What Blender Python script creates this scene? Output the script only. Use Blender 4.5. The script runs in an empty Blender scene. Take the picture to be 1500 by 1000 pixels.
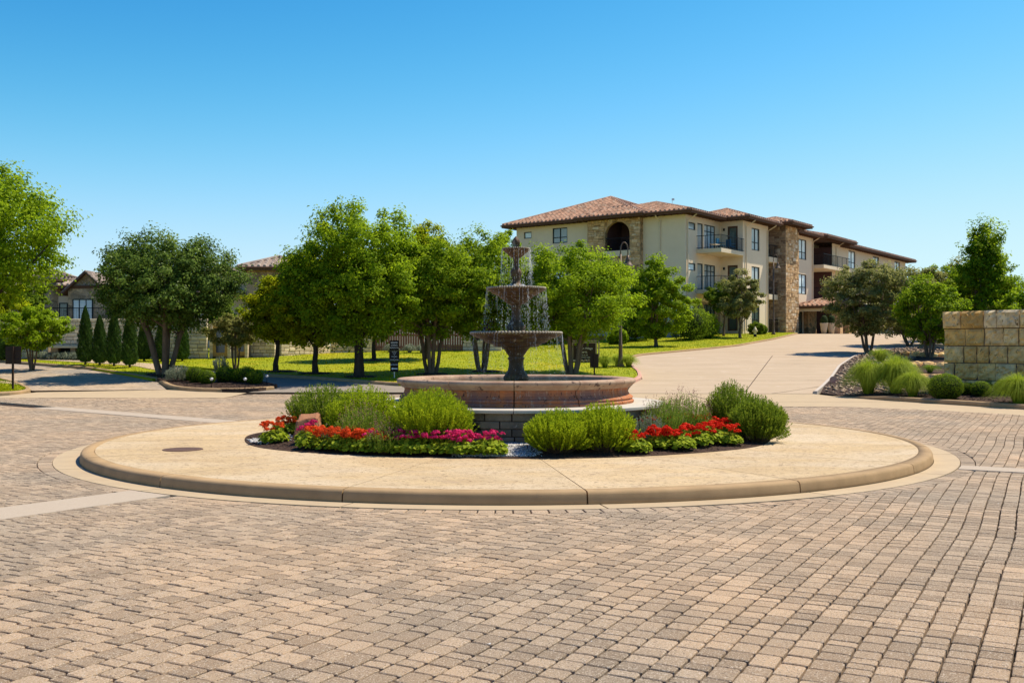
import bpy, bmesh, math, random
import numpy as np
from mathutils import Vector, Matrix, geometry
PI = math.pi; R = math.radians
rnd = random.Random(7); rng = np.random.default_rng(7)
sc = bpy.context.scene
col = sc.collection
# ---------------------------------------------------------------- camera
cd = bpy.data.cameras.new('camera'); cam = bpy.data.objects.new('camera', cd); col.objects.link(cam)
cam.location = (0, 0, 1.65); cam.rotation_euler = (R(90), 0, 0)
cd.sensor_width = 36; cd.lens = 36; cd.shift_y = 8/1500; cd.clip_start = .1; cd.clip_end = 9000
sc.camera = cam
# ---------------------------------------------------------------- light
SAZ = R(64)          # sun azimuth measured from +Y towards +X
SEL = R(58)
w = bpy.data.worlds.new('World'); sc.world = w; w.use_nodes = True
nt = w.node_tree; nt.nodes.clear()
sky = nt.nodes.new('ShaderNodeTexSky'); sky.sky_type = 'NISHITA'; sky.sun_disc = False
sky.sun_elevation = SEL; sky.sun_rotation = SAZ
sky.air_density = 1.0; sky.dust_density = .25; sky.ozone_density = 2.2; sky.altitude = 0
bg = nt.nodes.new('ShaderNodeBackground'); bg.inputs[1].default_value = .13
wo = nt.nodes.new('ShaderNodeOutputWorld')

def mth(op, a, b):      # grade of the whole sky towards the clear cyan blue of the day
    m_ = nt.nodes.new('ShaderNodeMath'); m_.operation = op
    for i_, v_ in enumerate((a, b)):
        if isinstance(v_, (int, float)): m_.inputs[i_].default_value = v_
        else: nt.links.new(v_, m_.inputs[i_])
    return m_.outputs[0]
KS = .1657
hs = nt.nodes.new('ShaderNodeHueSaturation'); hs.inputs['Saturation'].default_value = 1.18; nt.links.new(sky.outputs[0], hs.inputs['Color'])
sp_ = nt.nodes.new('ShaderNodeSeparateColor'); nt.links.new(hs.outputs[0], sp_.inputs[0]); cb_ = nt.nodes.new('ShaderNodeCombineColor')
B_ = mth('MINIMUM', mth('MULTIPLY', sp_.outputs[2], .97), 1.0/KS)
gy = mth('POWER', mth('MULTIPLY', sp_.outputs[1], KS), 2.5)
G_ = mth('DIVIDE', mth('MULTIPLY', gy, 4.85/KS), mth('ADD', mth('MULTIPLY', gy, 4.6), 1.0))
ry = mth('POWER', mth('MULTIPLY', sp_.outputs[0], KS), 3.0)
R_s = mth('DIVIDE', mth('MULTIPLY', ry, 7.8/KS), mth('ADD', mth('MULTIPLY', ry, 10.4), 1.0))
for i_, v_ in enumerate((R_s, G_, B_)): nt.links.new(v_, cb_.inputs[i_])
nt.links.new(cb_.outputs[0], bg.inputs[0])
nt.links.new(bg.outputs[0], wo.inputs[0])
sl = bpy.data.lights.new('sun', 'SUN'); so = bpy.data.objects.new('sun', sl); col.objects.link(so)
sl.energy = 5.0; sl.angle = R(.53); sl.color = (1, .915, .77)
sdir = Vector((math.sin(SAZ)*math.cos(SEL), math.cos(SAZ)*math.cos(SEL), math.sin(SEL)))
so.rotation_euler = sdir.to_track_quat('Z', 'Y').to_euler(); so.location = (30, 20, 60)
sc.view_settings.view_transform = 'Standard'; sc.view_settings.look = 'None'
sc.view_settings.exposure = .35; sc.view_settings.gamma = 1; sc.view_settings.use_curve_mapping = False

# ---------------------------------------------------------------- helpers
def smooth(a, b, x):
    t = min(1, max(0, (x-a)/(b-a))); return t*t*(3-2*t)
def ramp(y):
    t = y-36
    if t <= -3: return 0
    if t < 3: return .055*(t+3)**2/12
    return .055*t
def T(x, y):
    r = ramp(min(y, 86)) + max(0, y-86)*.004
    l = ramp(min(y, 62)) + max(0, min(y, 100)-62)*.01
    k = smooth(0, 15, x)
    if y > 140: r = r; l = l
    return l*(1-k)+r*k
def at(px, Y, py=None):
    X = (px-750)/1500*Y
    if py is None: return Vector((X, Y, T(X, Y)))
    return Vector((X, Y, 1.65+(508-py)/1500*Y))
def G(px, py):
    lo = 6.0; Y = lo
    while Y < 200:
        X = (px-750)/1500*Y
        if 1.65+(508-py)/1500*Y <= T(X, Y): break
        Y += .1
    return Vector((X, Y, T(X, Y)))
class MB:
    def __init__(s): s.v = []; s.f = []; s.a = []
    def add(s, vs, fs, val=None):
        n = len(s.v); s.v += [tuple(p) for p in vs]
        s.f += [tuple(i+n for i in f) for f in fs]
        if val is None: val = rnd.random()
        s.a += [val]*len(fs)
    def box(s, x0, x1, y0, y1, z0, z1, val=None):
        s.add([(x0,y0,z0),(x1,y0,z0),(x1,y1,z0),(x0,y1,z0),(x0,y0,z1),(x1,y0,z1),(x1,y1,z1),(x0,y1,z1)],
              [(0,3,2,1),(4,5,6,7),(0,1,5,4),(1,2,6,5),(2,3,7,6),(3,0,4,7)], val)
    def beam(s, p, q, w, h, val=None, up=(0,0,1)):
        p = Vector(p); q = Vector(q); d = (q-p).normalized(); u = Vector(up)
        r = d.cross(u)
        if r.length < 1e-4: r = d.cross(Vector((0,1,0)))
        r.normalize(); u = r.cross(d); r *= w/2; u *= h/2
        vs = [p-r-u, p+r-u, p+r+u, p-r+u, q-r-u, q+r-u, q+r+u, q-r+u]
        s.add(vs, [(0,1,2,3),(7,6,5,4),(0,4,5,1),(1,5,6,2),(2,6,7,3),(3,7,4,0)], val)
    def tube(s, pts, rad, n=7, val=None, cap=True):
        pts = [Vector(p) for p in pts]
        if not hasattr(rad, '__len__'): rad = [rad]*len(pts)
        vs = []; fs = []
        ref = Vector((.31,.95,.1)).normalized()
        for i, p in enumerate(pts):
            d = (pts[min(i+1,len(pts)-1)]-pts[max(i-1,0)])
            d = d.normalized() if d.length > 1e-9 else Vector((0,0,1))
            a = d.cross(ref); a = a.normalized() if a.length > 1e-3 else d.cross(Vector((1,0,0))).normalized()
            b = d.cross(a)
            for k in range(n):
                t = 2*PI*k/n; vs.append(p+(a*math.cos(t)+b*math.sin(t))*rad[i])
        for i in range(len(pts)-1):
            for k in range(n):
                k2 = (k+1) % n; fs.append((i*n+k, i*n+k2, (i+1)*n+k2, (i+1)*n+k))
        if cap: fs += [tuple(range(n))[::-1], tuple((len(pts)-1)*n+k for k in range(n))]
        s.add(vs, fs, val)
    def lathe(s, prof, n=32, a0=0, a1=2*PI, c=(0,0), val=None, caps=False, close=False, wob=None):
        full = abs(a1-a0-2*PI) < 1e-6; m = n if full else n+1
        vs = []; fs = []
        for k in range(m):
            t = a0+(a1-a0)*k/n; cx, sx = math.cos(t), math.sin(t)
            for j, (r, z) in enumerate(prof):
                rr = r*(wob(t, j) if wob else 1)
                vs.append((c[0]+rr*cx, c[1]+rr*sx, z))
        L = len(prof); ring = L if close else L-1
        for k in range(n):
            k2 = (k+1) % m
            for j in range(ring):
                j2 = (j+1) % L
                fs.append((k*L+j, k2*L+j, k2*L+j2, k*L+j2))
        if caps and not full:
            fs += [tuple(range(L))[::-1], tuple(n*L+j for j in range(L))]
        s.add(vs, fs, val)
    def prism(s, poly, z0, z1, val=None, ch=0.0, bottom=False):
        n = len(poly); cx = sum(p[0] for p in poly)/n; cy = sum(p[1] for p in poly)/n
        f0 = (lambda p: z0(*p)) if callable(z0) else (lambda p: z0)
        f1 = (lambda p: z1(*p)) if callable(z1) else (lambda p: z1)
        vs = [(p[0],p[1],f0(p)) for p in poly]
        fs = []
        if ch:
            vs += [(p[0],p[1],f1(p)-ch) for p in poly]
            for p in poly:
                dx, dy = cx-p[0], cy-p[1]; l = math.hypot(dx, dy) or 1
                vs.append((p[0]+dx/l*ch*1.4, p[1]+dy/l*ch*1.4, f1(p)))
            for i in range(n):
                j = (i+1) % n; fs += [(i,j,n+j,n+i),(n+i,n+j,2*n+j,2*n+i)]
            fs.append(tuple(2*n+i for i in range(n)))
        else:
            vs += [(p[0],p[1],f1(p)) for p in poly]
            for i in range(n):
                j = (i+1) % n; fs.append((i,j,n+j,n+i))
            fs.append(tuple(n+i for i in range(n)))
        if bottom: fs.append(tuple(range(n))[::-1])
        s.add(vs, fs, val)
    def ball(s, c, r, seg=10, rings=6, sc=(1,1,1), noise=0, val=None):
        vs = [(c[0],c[1],c[2]+r*sc[2])]; fs = []
        for i in range(1, rings):
            t = PI*i/rings
            for k in range(seg):
                p = 2*PI*k/seg; q = r*(1+noise*(rnd.random()-.5))
                vs.append((c[0]+q*sc[0]*math.sin(t)*math.cos(p), c[1]+q*sc[1]*math.sin(t)*math.sin(p), c[2]+q*sc[2]*math.cos(t)))
        vs.append((c[0],c[1],c[2]-r*sc[2])); L = len(vs)-1
        for k in range(seg):
            k2 = (k+1) % seg
            fs.append((0, 1+k, 1+k2)); fs.append((L, L-seg+k2, L-seg+k))
            for i in range(rings-2):
                a = 1+i*seg; fs.append((a+k, a+seg+k, a+seg+k2, a+k2))
        s.add(vs, fs, val)
    def build(s, name, m, parent=None, smooth=False, kind=None, label=None):
        me = bpy.data.meshes.new(name); me.from_pydata(s.v, [], s.f)
        me.materials.append(m)
        at_ = me.attributes.new('v', 'FLOAT', 'FACE'); at_.data.foreach_set('value', np.array(s.a, dtype=np.float32))
        if smooth: me.polygons.foreach_set('use_smooth', [True]*len(me.polygons))
        me.update()
        return link(name, me, parent, kind, label)
def link(name, me, parent=None, kind=None, label=None):
    o = bpy.data.objects.new(name, me); col.objects.link(o)
    if parent: o.parent = parent
    if kind: o['kind'] = kind
    if label: o['label'] = label
    return o
def thing(name, label, cat, loc=(0,0,0), rz=0, group=None):
    o = bpy.data.objects.new(name, None); col.objects.link(o); o.location = loc; o.rotation_euler = (0,0,rz)
    o['label'] = label; o['category'] = cat; o.empty_display_size = .2
    if group: o['group'] = group
    return o
def crisp(o):
    me = o.data; e = {}
    for i, ed in enumerate(me.edges): e[tuple(sorted(ed.vertices))] = i
    for pl in me.polygons:
        pl.use_smooth = len(pl.vertices) == 4
        if len(pl.vertices) > 4:
            v = list(pl.vertices)
            for a, b in zip(v, v[1:]+v[:1]): me.edges[e[tuple(sorted((a, b)))]].use_edge_sharp = True
def tag(o, label, cat, group=None):
    o['label'] = label; o['category'] = cat
    if group: o['group'] = group
    return o
def dup(o, loc=None, rz=None, label=None, group=None, sca=None, parent=None):
    c = o.copy(); col.objects.link(c)
    if parent is not None: c.parent = parent
    if loc is not None: c.location = loc
    if rz is not None: c.rotation_euler = (0,0,rz)
    if sca is not None: c.scale = sca if hasattr(sca,'__len__') else (sca,)*3
    if label: c['label'] = label
    if group: c['group'] = group
    for ch in list(o.children): dup(ch, parent=c)
    return c
def quads(name, V, F, m, parent=None, vals=None, kind=None):     # numpy polygons: V (n,3), F (m,k)
    me = bpy.data.meshes.new(name); k = F.shape[1]
    me.vertices.add(len(V)); me.vertices.foreach_set('co', V.astype(np.float32).ravel())
    me.loops.add(F.size); me.loops.foreach_set('vertex_index', F.astype(np.int32).ravel())
    me.polygons.add(len(F)); me.polygons.foreach_set('loop_start', np.arange(0, F.size, k, dtype=np.int32))
    me.materials.append(m)
    a = me.attributes.new('v', 'FLOAT', 'FACE')
    a.data.foreach_set('value', (vals if vals is not None else rng.random(len(F))).astype(np.float32))
    me.update(calc_edges=True); me.validate()
    return link(name, me, parent, kind)
def leaves(C, D, N, L, W, fold=.25, droop=0):
    # C centres, D leaf axis, N leaf normal (unit), L length, W width -> diamond quads
    S = np.cross(D, N); S /= np.linalg.norm(S, axis=1, keepdims=True)+1e-9
    L = L[:, None] if hasattr(L, 'shape') else L; W = W[:, None] if hasattr(W, 'shape') else W
    a = C-D*L*.5; t = C+D*L*.5-N*L*fold*.5
    l = C+S*W*.5+N*W*fold; r = C-S*W*.5+N*W*fold
    V = np.stack([a, r, t, l], 1).reshape(-1, 3)
    return V, np.arange(len(V)).reshape(-1, 4)
def unit(n):
    v = rng.normal(size=(n, 3)); return v/np.linalg.norm(v, axis=1, keepdims=True)
# ---------------------------------------------------------------- materials
def mat(name, c1, c2=None, scale=3, rough=.85, bump=0, bscale=40, attr=0, spots=None, metal=0, spec=.12, detail=6, coord='pos', stretch=None, big=None):
    m = bpy.data.materials.new(name); m.use_nodes = True; t = m.node_tree; N = t.nodes; Lk = t.links.new
    p = N['Principled BSDF']; p.inputs['Roughness'].default_value = rough; p.inputs['Metallic'].default_value = metal
    p.inputs['Specular IOR Level'].default_value = spec
    if coord == 'pos': co = N.new('ShaderNodeNewGeometry').outputs['Position']
    else: co = N.new('ShaderNodeTexCoord').outputs['Object']
    if stretch:
        mp = N.new('ShaderNodeMapping'); mp.inputs['Scale'].default_value = stretch; Lk(co, mp.inputs[0]); co = mp.outputs[0]
    def noise(s_, d=6, r=.6):
        n = N.new('ShaderNodeTexNoise'); n.inputs['Scale'].default_value = s_; n.inputs['Detail'].default_value = d
        n.inputs['Roughness'].default_value = r; Lk(co, n.inputs['Vector']); return n.outputs['Fac']
    def mix(f, a, b, mode='MIX'):
        x = N.new('ShaderNodeMix'); x.data_type = 'RGBA'; x.blend_type = mode; x.clamp_factor = True
        for s_, v in ((0, f), (6, a), (7, b)):
            if isinstance(v, (int, float)): x.inputs[s_].default_value = v
            elif isinstance(v, tuple): x.inputs[s_].default_value = (*v, 1)
            else: Lk(v, x.inputs[s_])
        return x.outputs[2]
    def rmp(f, lo, hi):
        r_ = N.new('ShaderNodeMapRange'); r_.inputs[1].default_value = lo; r_.inputs[2].default_value = hi; Lk(f, r_.inputs[0]); return r_.outputs[0]
    c = c1
    if c2 is not None: c = mix(rmp(noise(scale, detail), .3, .7), c1, c2)
    if big: c = mix(rmp(noise(big[0], 3), .42, .68), c, big[1])
    if attr:
        at_ = N.new('ShaderNodeAttribute'); at_.attribute_name = 'v'
        g = N.new('ShaderNodeMapRange'); g.inputs[3].default_value = 1-attr; g.inputs[4].default_value = 1+attr; Lk(at_.outputs['Fac'], g.inputs[0])
        cc = N.new('ShaderNodeCombineColor')
        for i in range(3): Lk(g.outputs[0], cc.inputs[i])
        c = mix(1.0, c, cc.outputs[0], 'MULTIPLY')
    for sp in (spots or []):      # (scale, threshold, width, colour)
        c = mix(rmp(noise(sp[0], 5, .65), sp[1], sp[1]+sp[2]), c, sp[3])
    if isinstance(c, tuple): p.inputs['Base Color'].default_value = (*c, 1)
    else: Lk(c, p.inputs['Base Color'])
    if bump:
        b = N.new('ShaderNodeBump'); b.inputs['Strength'].default_value = bump; b.inputs['Distance'].default_value = .02
        Lk(noise(bscale, 8, .65), b.inputs['Height']); Lk(b.outputs[0], p.inputs['Normal'])
    m['p'] = 1
    return m
def leafmat(name, dark, light, trans=.3, rough=.45, tip=None):
    m = bpy.data.materials.new(name); m.use_nodes = True; t = m.node_tree; N = t.nodes; Lk = t.links.new
    p = N['Principled BSDF']; p.inputs['Roughness'].default_value = .6; p.inputs['Specular IOR Level'].default_value = .07
    a = N.new('ShaderNodeAttribute'); a.attribute_name = 'v'
    r_ = N.new('ShaderNodeValToRGB'); Lk(a.outputs['Fac'], r_.inputs[0])
    r_.color_ramp.elements[0].color = (*dark, 1); r_.color_ramp.elements[1].color = (*light, 1)
    if tip:
        r_.color_ramp.elements[1].position = .85
        e = r_.color_ramp.elements.new(.97); e.color = (*tip, 1)
    Lk(r_.outputs[0], p.inputs['Base Color'])
    tr = N.new('ShaderNodeBsdfTranslucent'); Lk(r_.outputs[0], tr.inputs[0])
    mx = N.new('ShaderNodeMixShader'); mx.inputs[0].default_value = trans
    Lk(p.outputs[0], mx.inputs[1]); Lk(tr.outputs[0], mx.inputs[2]); Lk(mx.outputs[0], N['Material Output'].inputs[0])
    return m
def stonemat(name, c1, c2, mortar, sx, sz, bump=.8, voro=False):
    # veneer too far away to tell its stones apart, in object space (x along wall, z up)
    m = mat(name, c1, c2, 6, .9, 0, coord='obj'); t = m.node_tree; N = t.nodes; Lk = t.links.new
    p = N['Principled BSDF']; co = N.new('ShaderNodeTexCoord').outputs['Object']
    geo = N.new('ShaderNodeNewGeometry')
    sep = N.new('ShaderNodeSeparateXYZ'); Lk(co, sep.inputs[0])
    ad = N.new('ShaderNodeMath'); ad.operation = 'ADD'; Lk(sep.outputs[0], ad.inputs[0]); Lk(sep.outputs[1], ad.inputs[1])
    cb = N.new('ShaderNodeCombineXYZ'); Lk(ad.outputs[0], cb.inputs[0]); Lk(sep.outputs[2], cb.inputs[1])
    nz = N.new('ShaderNodeTexNoise'); nz.inputs['Scale'].default_value = 1.3; Lk(co, nz.inputs[0])
    va = N.new('ShaderNodeVectorMath'); va.operation = 'MULTIPLY_ADD'; Lk(nz.outputs['Color'], va.inputs[0]); va.inputs[1].default_value = (.25,.12,0); Lk(cb.outputs[0], va.inputs[2])
    mp = N.new('ShaderNodeMapping'); mp.inputs['Scale'].default_value = (1/sx, 1/sz, 1); Lk(va.outputs[0], mp.inputs[0])
    if voro:
        v = N.new('ShaderNodeTexVoronoi'); v.inputs['Scale'].default_value = 1; v.inputs['Randomness'].default_value = .85; Lk(mp.outputs[0], v.inputs[0])
        e = N.new('ShaderNodeTexVoronoi'); e.feature = 'DISTANCE_TO_EDGE'; e.inputs['Randomness'].default_value = .85; Lk(mp.outputs[0], e.inputs[0])
        colr, edge = v.outputs['Color'], e.outputs['Distance']
        mr = N.new('ShaderNodeMapRange'); mr.inputs[2].default_value = .12; Lk(edge, mr.inputs[0]); fac = mr.outputs[0]
        sp = N.new('ShaderNodeSeparateColor'); Lk(colr, sp.inputs[0]); var = sp.outputs[0]
    else:
        b = N.new('ShaderNodeTexBrick'); b.inputs['Scale'].default_value = 1; b.inputs['Brick Width'].default_value = 1; b.inputs['Row Height'].default_value = 1
        b.inputs['Mortar Size'].default_value = .05; b.inputs['Color1'].default_value = (0,0,0,1); b.inputs['Color2'].default_value = (1,1,1,1); b.inputs['Mortar'].default_value = (.5,.5,.5,1)
        Lk(mp.outputs[0], b.inputs[0]); iv = N.new('ShaderNodeMath'); iv.operation = 'SUBTRACT'; iv.inputs[0].default_value = 1; Lk(b.outputs['Fac'], iv.inputs[1]); fac = iv.outputs[0]
        sp = N.new('ShaderNodeSeparateColor'); Lk(b.outputs['Color'], sp.inputs[0]); var = sp.outputs[0]
    src = p.inputs['Base Color'].links[0].from_socket
    g = N.new('ShaderNodeMapRange'); g.inputs[3].default_value = .45; g.inputs[4].default_value = 1.5; Lk(var, g.inputs[0])
    vm = N.new('ShaderNodeVectorMath'); vm.operation = 'SCALE'; Lk(src, vm.inputs[0]); Lk(g.outputs[0], vm.inputs['Scale'])
    x = N.new('ShaderNodeMix'); x.data_type = 'RGBA'; Lk(fac, x.inputs[0]); x.inputs[6].default_value = (*mortar, 1); Lk(vm.outputs[0], x.inputs[7])
    Lk(x.outputs[2], p.inputs['Base Color'])
    bp = N.new('ShaderNodeBump'); bp.inputs['Strength'].default_value = bump; bp.inputs['Distance'].default_value = .05; Lk(fac, bp.inputs['Height']); Lk(bp.outputs[0], p.inputs['Normal'])
    return m
m_paver = mat('paver_concrete', (.53,.355,.21), (.40,.28,.175), 1.1, .92, .8, 120, attr=.24,
              spots=[(110,.55,.06,(.68,.56,.42)),(95,.57,.05,(.15,.105,.075)),(5.5,.70,.02,(.72,.70,.66))], big=(.28,(.35,.265,.18)))
m_sand = mat('joint_sand', (.05,.033,.022), (.028,.02,.014), 20, .95)
m_conc = mat('tan_concrete', (.50,.375,.225), (.43,.32,.20), 2.2, .9, .25, 90, attr=.05, spots=[(30,.64,.05,(.33,.25,.17))])
m_kerb = mat('kerb_concrete', (.42,.275,.14), (.32,.21,.105), 3, .85, .2, 120, attr=.06, spots=[(9,.66,.1,(.24,.18,.12))])
m_stamp = mat('stamped_concrete', (.58,.415,.22), (.47,.335,.185), 1.6, .85, 1.0, 9, attr=.04, spots=[(34,.60,.03,(.26,.175,.10)),(12,.60,.02,(.24,.16,.09)),(4,.60,.05,(.42,.30,.18))], big=(.5,(.58,.45,.29)), stretch=(1,1.7,1))
m_agg = mat('aggregate_concrete', (.52,.42,.31), (.37,.29,.21), 130, .9, .3, 150)
m_drive = mat('driveway_concrete', (.50,.375,.25), (.43,.32,.205), .8, .88, .15, 60, attr=.06, spots=[(.9,.58,.12,(.39,.29,.19)),(6,.66,.05,(.33,.24,.16)),(2.2,.62,.06,(.56,.45,.33))], stretch=(.5,1.6,1))
m_asph = mat('street_asphalt', (.30,.25,.195), (.24,.20,.155), 2, .9, .3, 80)
m_grass = mat('lawn_grass', (.22,.26,.003), (.32,.32,.004), .9, .8, .9, 70, spots=[(3,.60,.15,(.34,.27,.03)),(.35,.52,.15,(.42,.34,.01)),(.6,.60,.12,(.14,.20,.004))])
m_soil = mat('dry_ground', (.16,.12,.07), (.10,.085,.045), .6, .95, .6, 20)
m_mulch = mat('bark_mulch', (.085,.05,.033), (.045,.028,.02), 14, .95, 1, 60, spots=[(50,.6,.05,(.17,.11,.08))])
m_lime = mat('pale_limestone', (.80,.66,.45), (.64,.50,.33), 3, .9, .7, 25, attr=.22, coord='obj')
m_rough = mat('rough_honey_limestone', (.84,.55,.24), (.55,.32,.11), 2.2, .9, 1, 22, attr=.38, spots=[(5,.64,.08,(.82,.70,.50)),(8,.585,.05,(.20,.12,.05))], stretch=(1.6,1.6,.6))
m_stucco = mat('beige_stucco', (.80,.65,.46), (.75,.60,.42), .7, .9, .2, 120, coord='obj')
m_stucco2 = mat('cream_trim', (.74,.61,.43), (.68,.55,.38), 2, .85)
m_veneer = stonemat('rubble_stone_veneer', (.74,.45,.225), (.45,.27,.13), (.50,.37,.22), .5, .34, voro=True)
m_ashlar = stonemat('brown_coursed_stone', (.40,.27,.17), (.26,.17,.11), (.40,.32,.23), .55, .27)
m_tile = mat('clay_roof_tile', (.46,.25,.15), (.34,.195,.125), 1.5, .8, .3, 30, attr=.35, spots=[(2.5,.54,.1,(.46,.34,.24))], coord='obj')
m_tile2 = mat('grey_brown_roof_tile', (.36,.28,.22), (.26,.20,.16), 1.5, .8, .3, 30, attr=.3, coord='obj')
m_fascia = mat('brown_fascia', (.14,.075,.05), (.11,.06,.04), 3, .6)
m_iron = mat('black_iron', (.012,.012,.014), None, rough=.5, metal=.3)
m_frame = mat('dark_window_frame', (.025,.03,.03), None, rough=.5)
m_glass = mat('window_glass', (.34,.42,.44), (.60,.64,.62), .9, .06, spec=.9, coord='obj', detail=1, attr=.55)  # pale bluish base colour stands in for sky reflections and blinds
m_glassd = mat('dark_window_glass', (.05,.09,.08), (.10,.14,.12), .9, .06, spec=.8, coord='obj', detail=1)
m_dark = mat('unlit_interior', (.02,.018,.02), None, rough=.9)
m_shade = mat('dark_maroon_wall', (.09,.045,.045), (.11,.055,.05), 2, .9)  # own maroon on the bay side wall; painted-in shade inside loggia and recess
m_door = mat('brown_door', (.10,.055,.035), None, rough=.5)
m_blue = mat('blue_patio_fabric', (.03,.13,.22), None, rough=.7)
m_bark = mat('pale_smooth_bark', (.20,.135,.085), (.11,.075,.05), 5, .85, .5, 40, stretch=(1,1,.35))
m_barkd = mat('dark_rough_bark', (.075,.055,.04), (.035,.027,.02), 8, .95, 1, 40, stretch=(1,1,.35))
m_terra = mat('terracotta_cast_stone', (.56,.20,.07), (.33,.125,.06), 3, .75, .5, 40, spots=[(6,.57,.1,(.46,.31,.22)),(9,.60,.04,(.06,.035,.03))], stretch=(3,3,.45), big=(.8,(.25,.13,.10)))
m_rim = mat('weathered_rim_stone', (.50,.34,.22), (.33,.19,.12), 4, .7, .4, 60, spots=[(7,.60,.05,(.13,.08,.06))])
m_cast = mat('mossy_cast_stone', (.15,.080,.034), (.065,.038,.020), 7, .5, .6, 50, spots=[(5,.55,.1,(.20,.15,.05)),(12,.61,.05,(.36,.28,.19))], coord='obj', spec=.2, stretch=(1,1,.4))
m_cap = mat('pale_ledge_stone', (.56,.50,.40), (.48,.42,.33), 3, .8, .2, 60, spots=[(6,.66,.08,(.38,.33,.26))])
m_plinth = mat('stained_plinth_stone', (.25,.205,.15), (.14,.115,.085), 4, .85, .8, 30, attr=.3, spots=[(2.2,.55,.08,(.022,.02,.018)),(7,.63,.05,(.30,.27,.21))])
m_water = mat('basin_water', (.02,.03,.018), None, rough=.04, spec=.8, bump=.25, bscale=14)
m_boulder = mat('red_sandstone', (.42,.20,.10), (.30,.13,.07), 5, .9, .8, 25)
m_rock = mat('river_rock', (.46,.33,.21), (.26,.175,.115), 9, .8, .3, 60, attr=.45)
m_pebble = mat('pale_pebble', (.55,.52,.47), (.35,.33,.30), 20, .8, attr=.4)
m_fence = mat('reddish_cedar', (.36,.15,.095), (.28,.11,.07), 2, .85, .3, 40, attr=.15)
m_sign = mat('dark_brown_sign', (.045,.028,.02), None, rough=.6)
m_signk = mat('near_black_sign', (.015,.012,.011), None, rough=.5)
m_let = mat('cream_lettering', (.75,.70,.58), None, rough=.6)
m_white = mat('white_lettering', (.8,.8,.8), None, rough=.6)
m_bronze = mat('bronze_lamp_metal', (.17,.12,.085), (.12,.085,.06), 6, .5, metal=.2)
m_red = mat('faded_red_paint', (.55,.22,.16), (.50,.36,.27), 3, .8)
m_hyd = mat('cream_hydrant_paint', (.72,.62,.42), None, rough=.5)
m_silver = mat('galvanised_steel', (.55,.55,.55), None, rough=.4, metal=.6)
L_oak = leafmat('bright_green_leaf', (.14,.24,.008), (.42,.54,.016), .6)
L_yel = leafmat('yellow_green_leaf', (.20,.26,.005), (.58,.60,.014), .62)
L_dk = leafmat('deep_green_leaf', (.08,.14,.012), (.30,.40,.025), .52)
L_crape = leafmat('grey_green_leaf', (.13,.15,.028), (.44,.42,.13), .5, tip=(.36,.26,.22))
L_mid = leafmat('crape_leaf', (.115,.20,.008), (.42,.54,.016), .60)
L_crd = leafmat('dark_crape_leaf', (.05,.095,.014), (.20,.29,.04), .42, tip=(.40,.46,.20))
L_cyp = leafmat('cypress_needle', (.03,.075,.018), (.11,.19,.03), .3)
L_rose = leafmat('rosemary_needle', (.17,.25,.010), (.50,.58,.02), .5)
L_rosed = leafmat('dark_rosemary_needle', (.10,.16,.014), (.32,.40,.03), .42)
L_box = leafmat('boxwood_leaf', (.06,.12,.006), (.24,.32,.012), .35)
L_orn = leafmat('grass_blade', (.17,.26,.012), (.44,.50,.04), .45)
L_sil = leafmat('silvery_leaf', (.14,.17,.10), (.33,.36,.24), .3)
L_ger = leafmat('geranium_leaf', (.16,.24,.010), (.46,.52,.03), .45)
L_sal = leafmat('salvia_leaf', (.12,.19,.02), (.32,.42,.05), .45)
L_lawn = leafmat('lawn_blade', (.13,.22,.002), (.52,.46,.006), .4)
F_red = leafmat('scarlet_petal', (.62,.015,.008), (.90,.05,.015), .3)
F_or = leafmat('orange_petal', (.70,.06,.015), (.90,.16,.03), .3)
F_pk = leafmat('magenta_petal', (.62,.02,.13), (.88,.06,.22), .3)
F_dust = leafmat('dusty_bloom', (.22,.09,.08), (.42,.22,.20), .3)
M_stem = mat('woody_stem', (.10,.075,.045), None, rough=.9)
def watermat():
    m = bpy.data.materials.new('falling_water'); m.use_nodes = True; N = m.node_tree.nodes; p = N['Principled BSDF']
    p.inputs['Base Color'].default_value = (.85,.88,.90,1); p.inputs['Roughness'].default_value = .1
    t = N.new('ShaderNodeBsdfTransparent'); mx = N.new('ShaderNodeMixShader'); mx.inputs[0].default_value = .33
    tr = N.new('ShaderNodeBsdfTranslucent'); tr.inputs[0].default_value = (.85,.88,.9,1); m2 = N.new('ShaderNodeMixShader'); m2.inputs[0].default_value = .5
    L = m.node_tree.links.new; L(p.outputs[0], m2.inputs[1]); L(tr.outputs[0], m2.inputs[2])
    L(t.outputs[0], mx.inputs[1]); L(m2.outputs[0], mx.inputs[2]); L(mx.outputs[0], N['Material Output'].inputs[0]); return m
m_fall = watermat()
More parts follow.
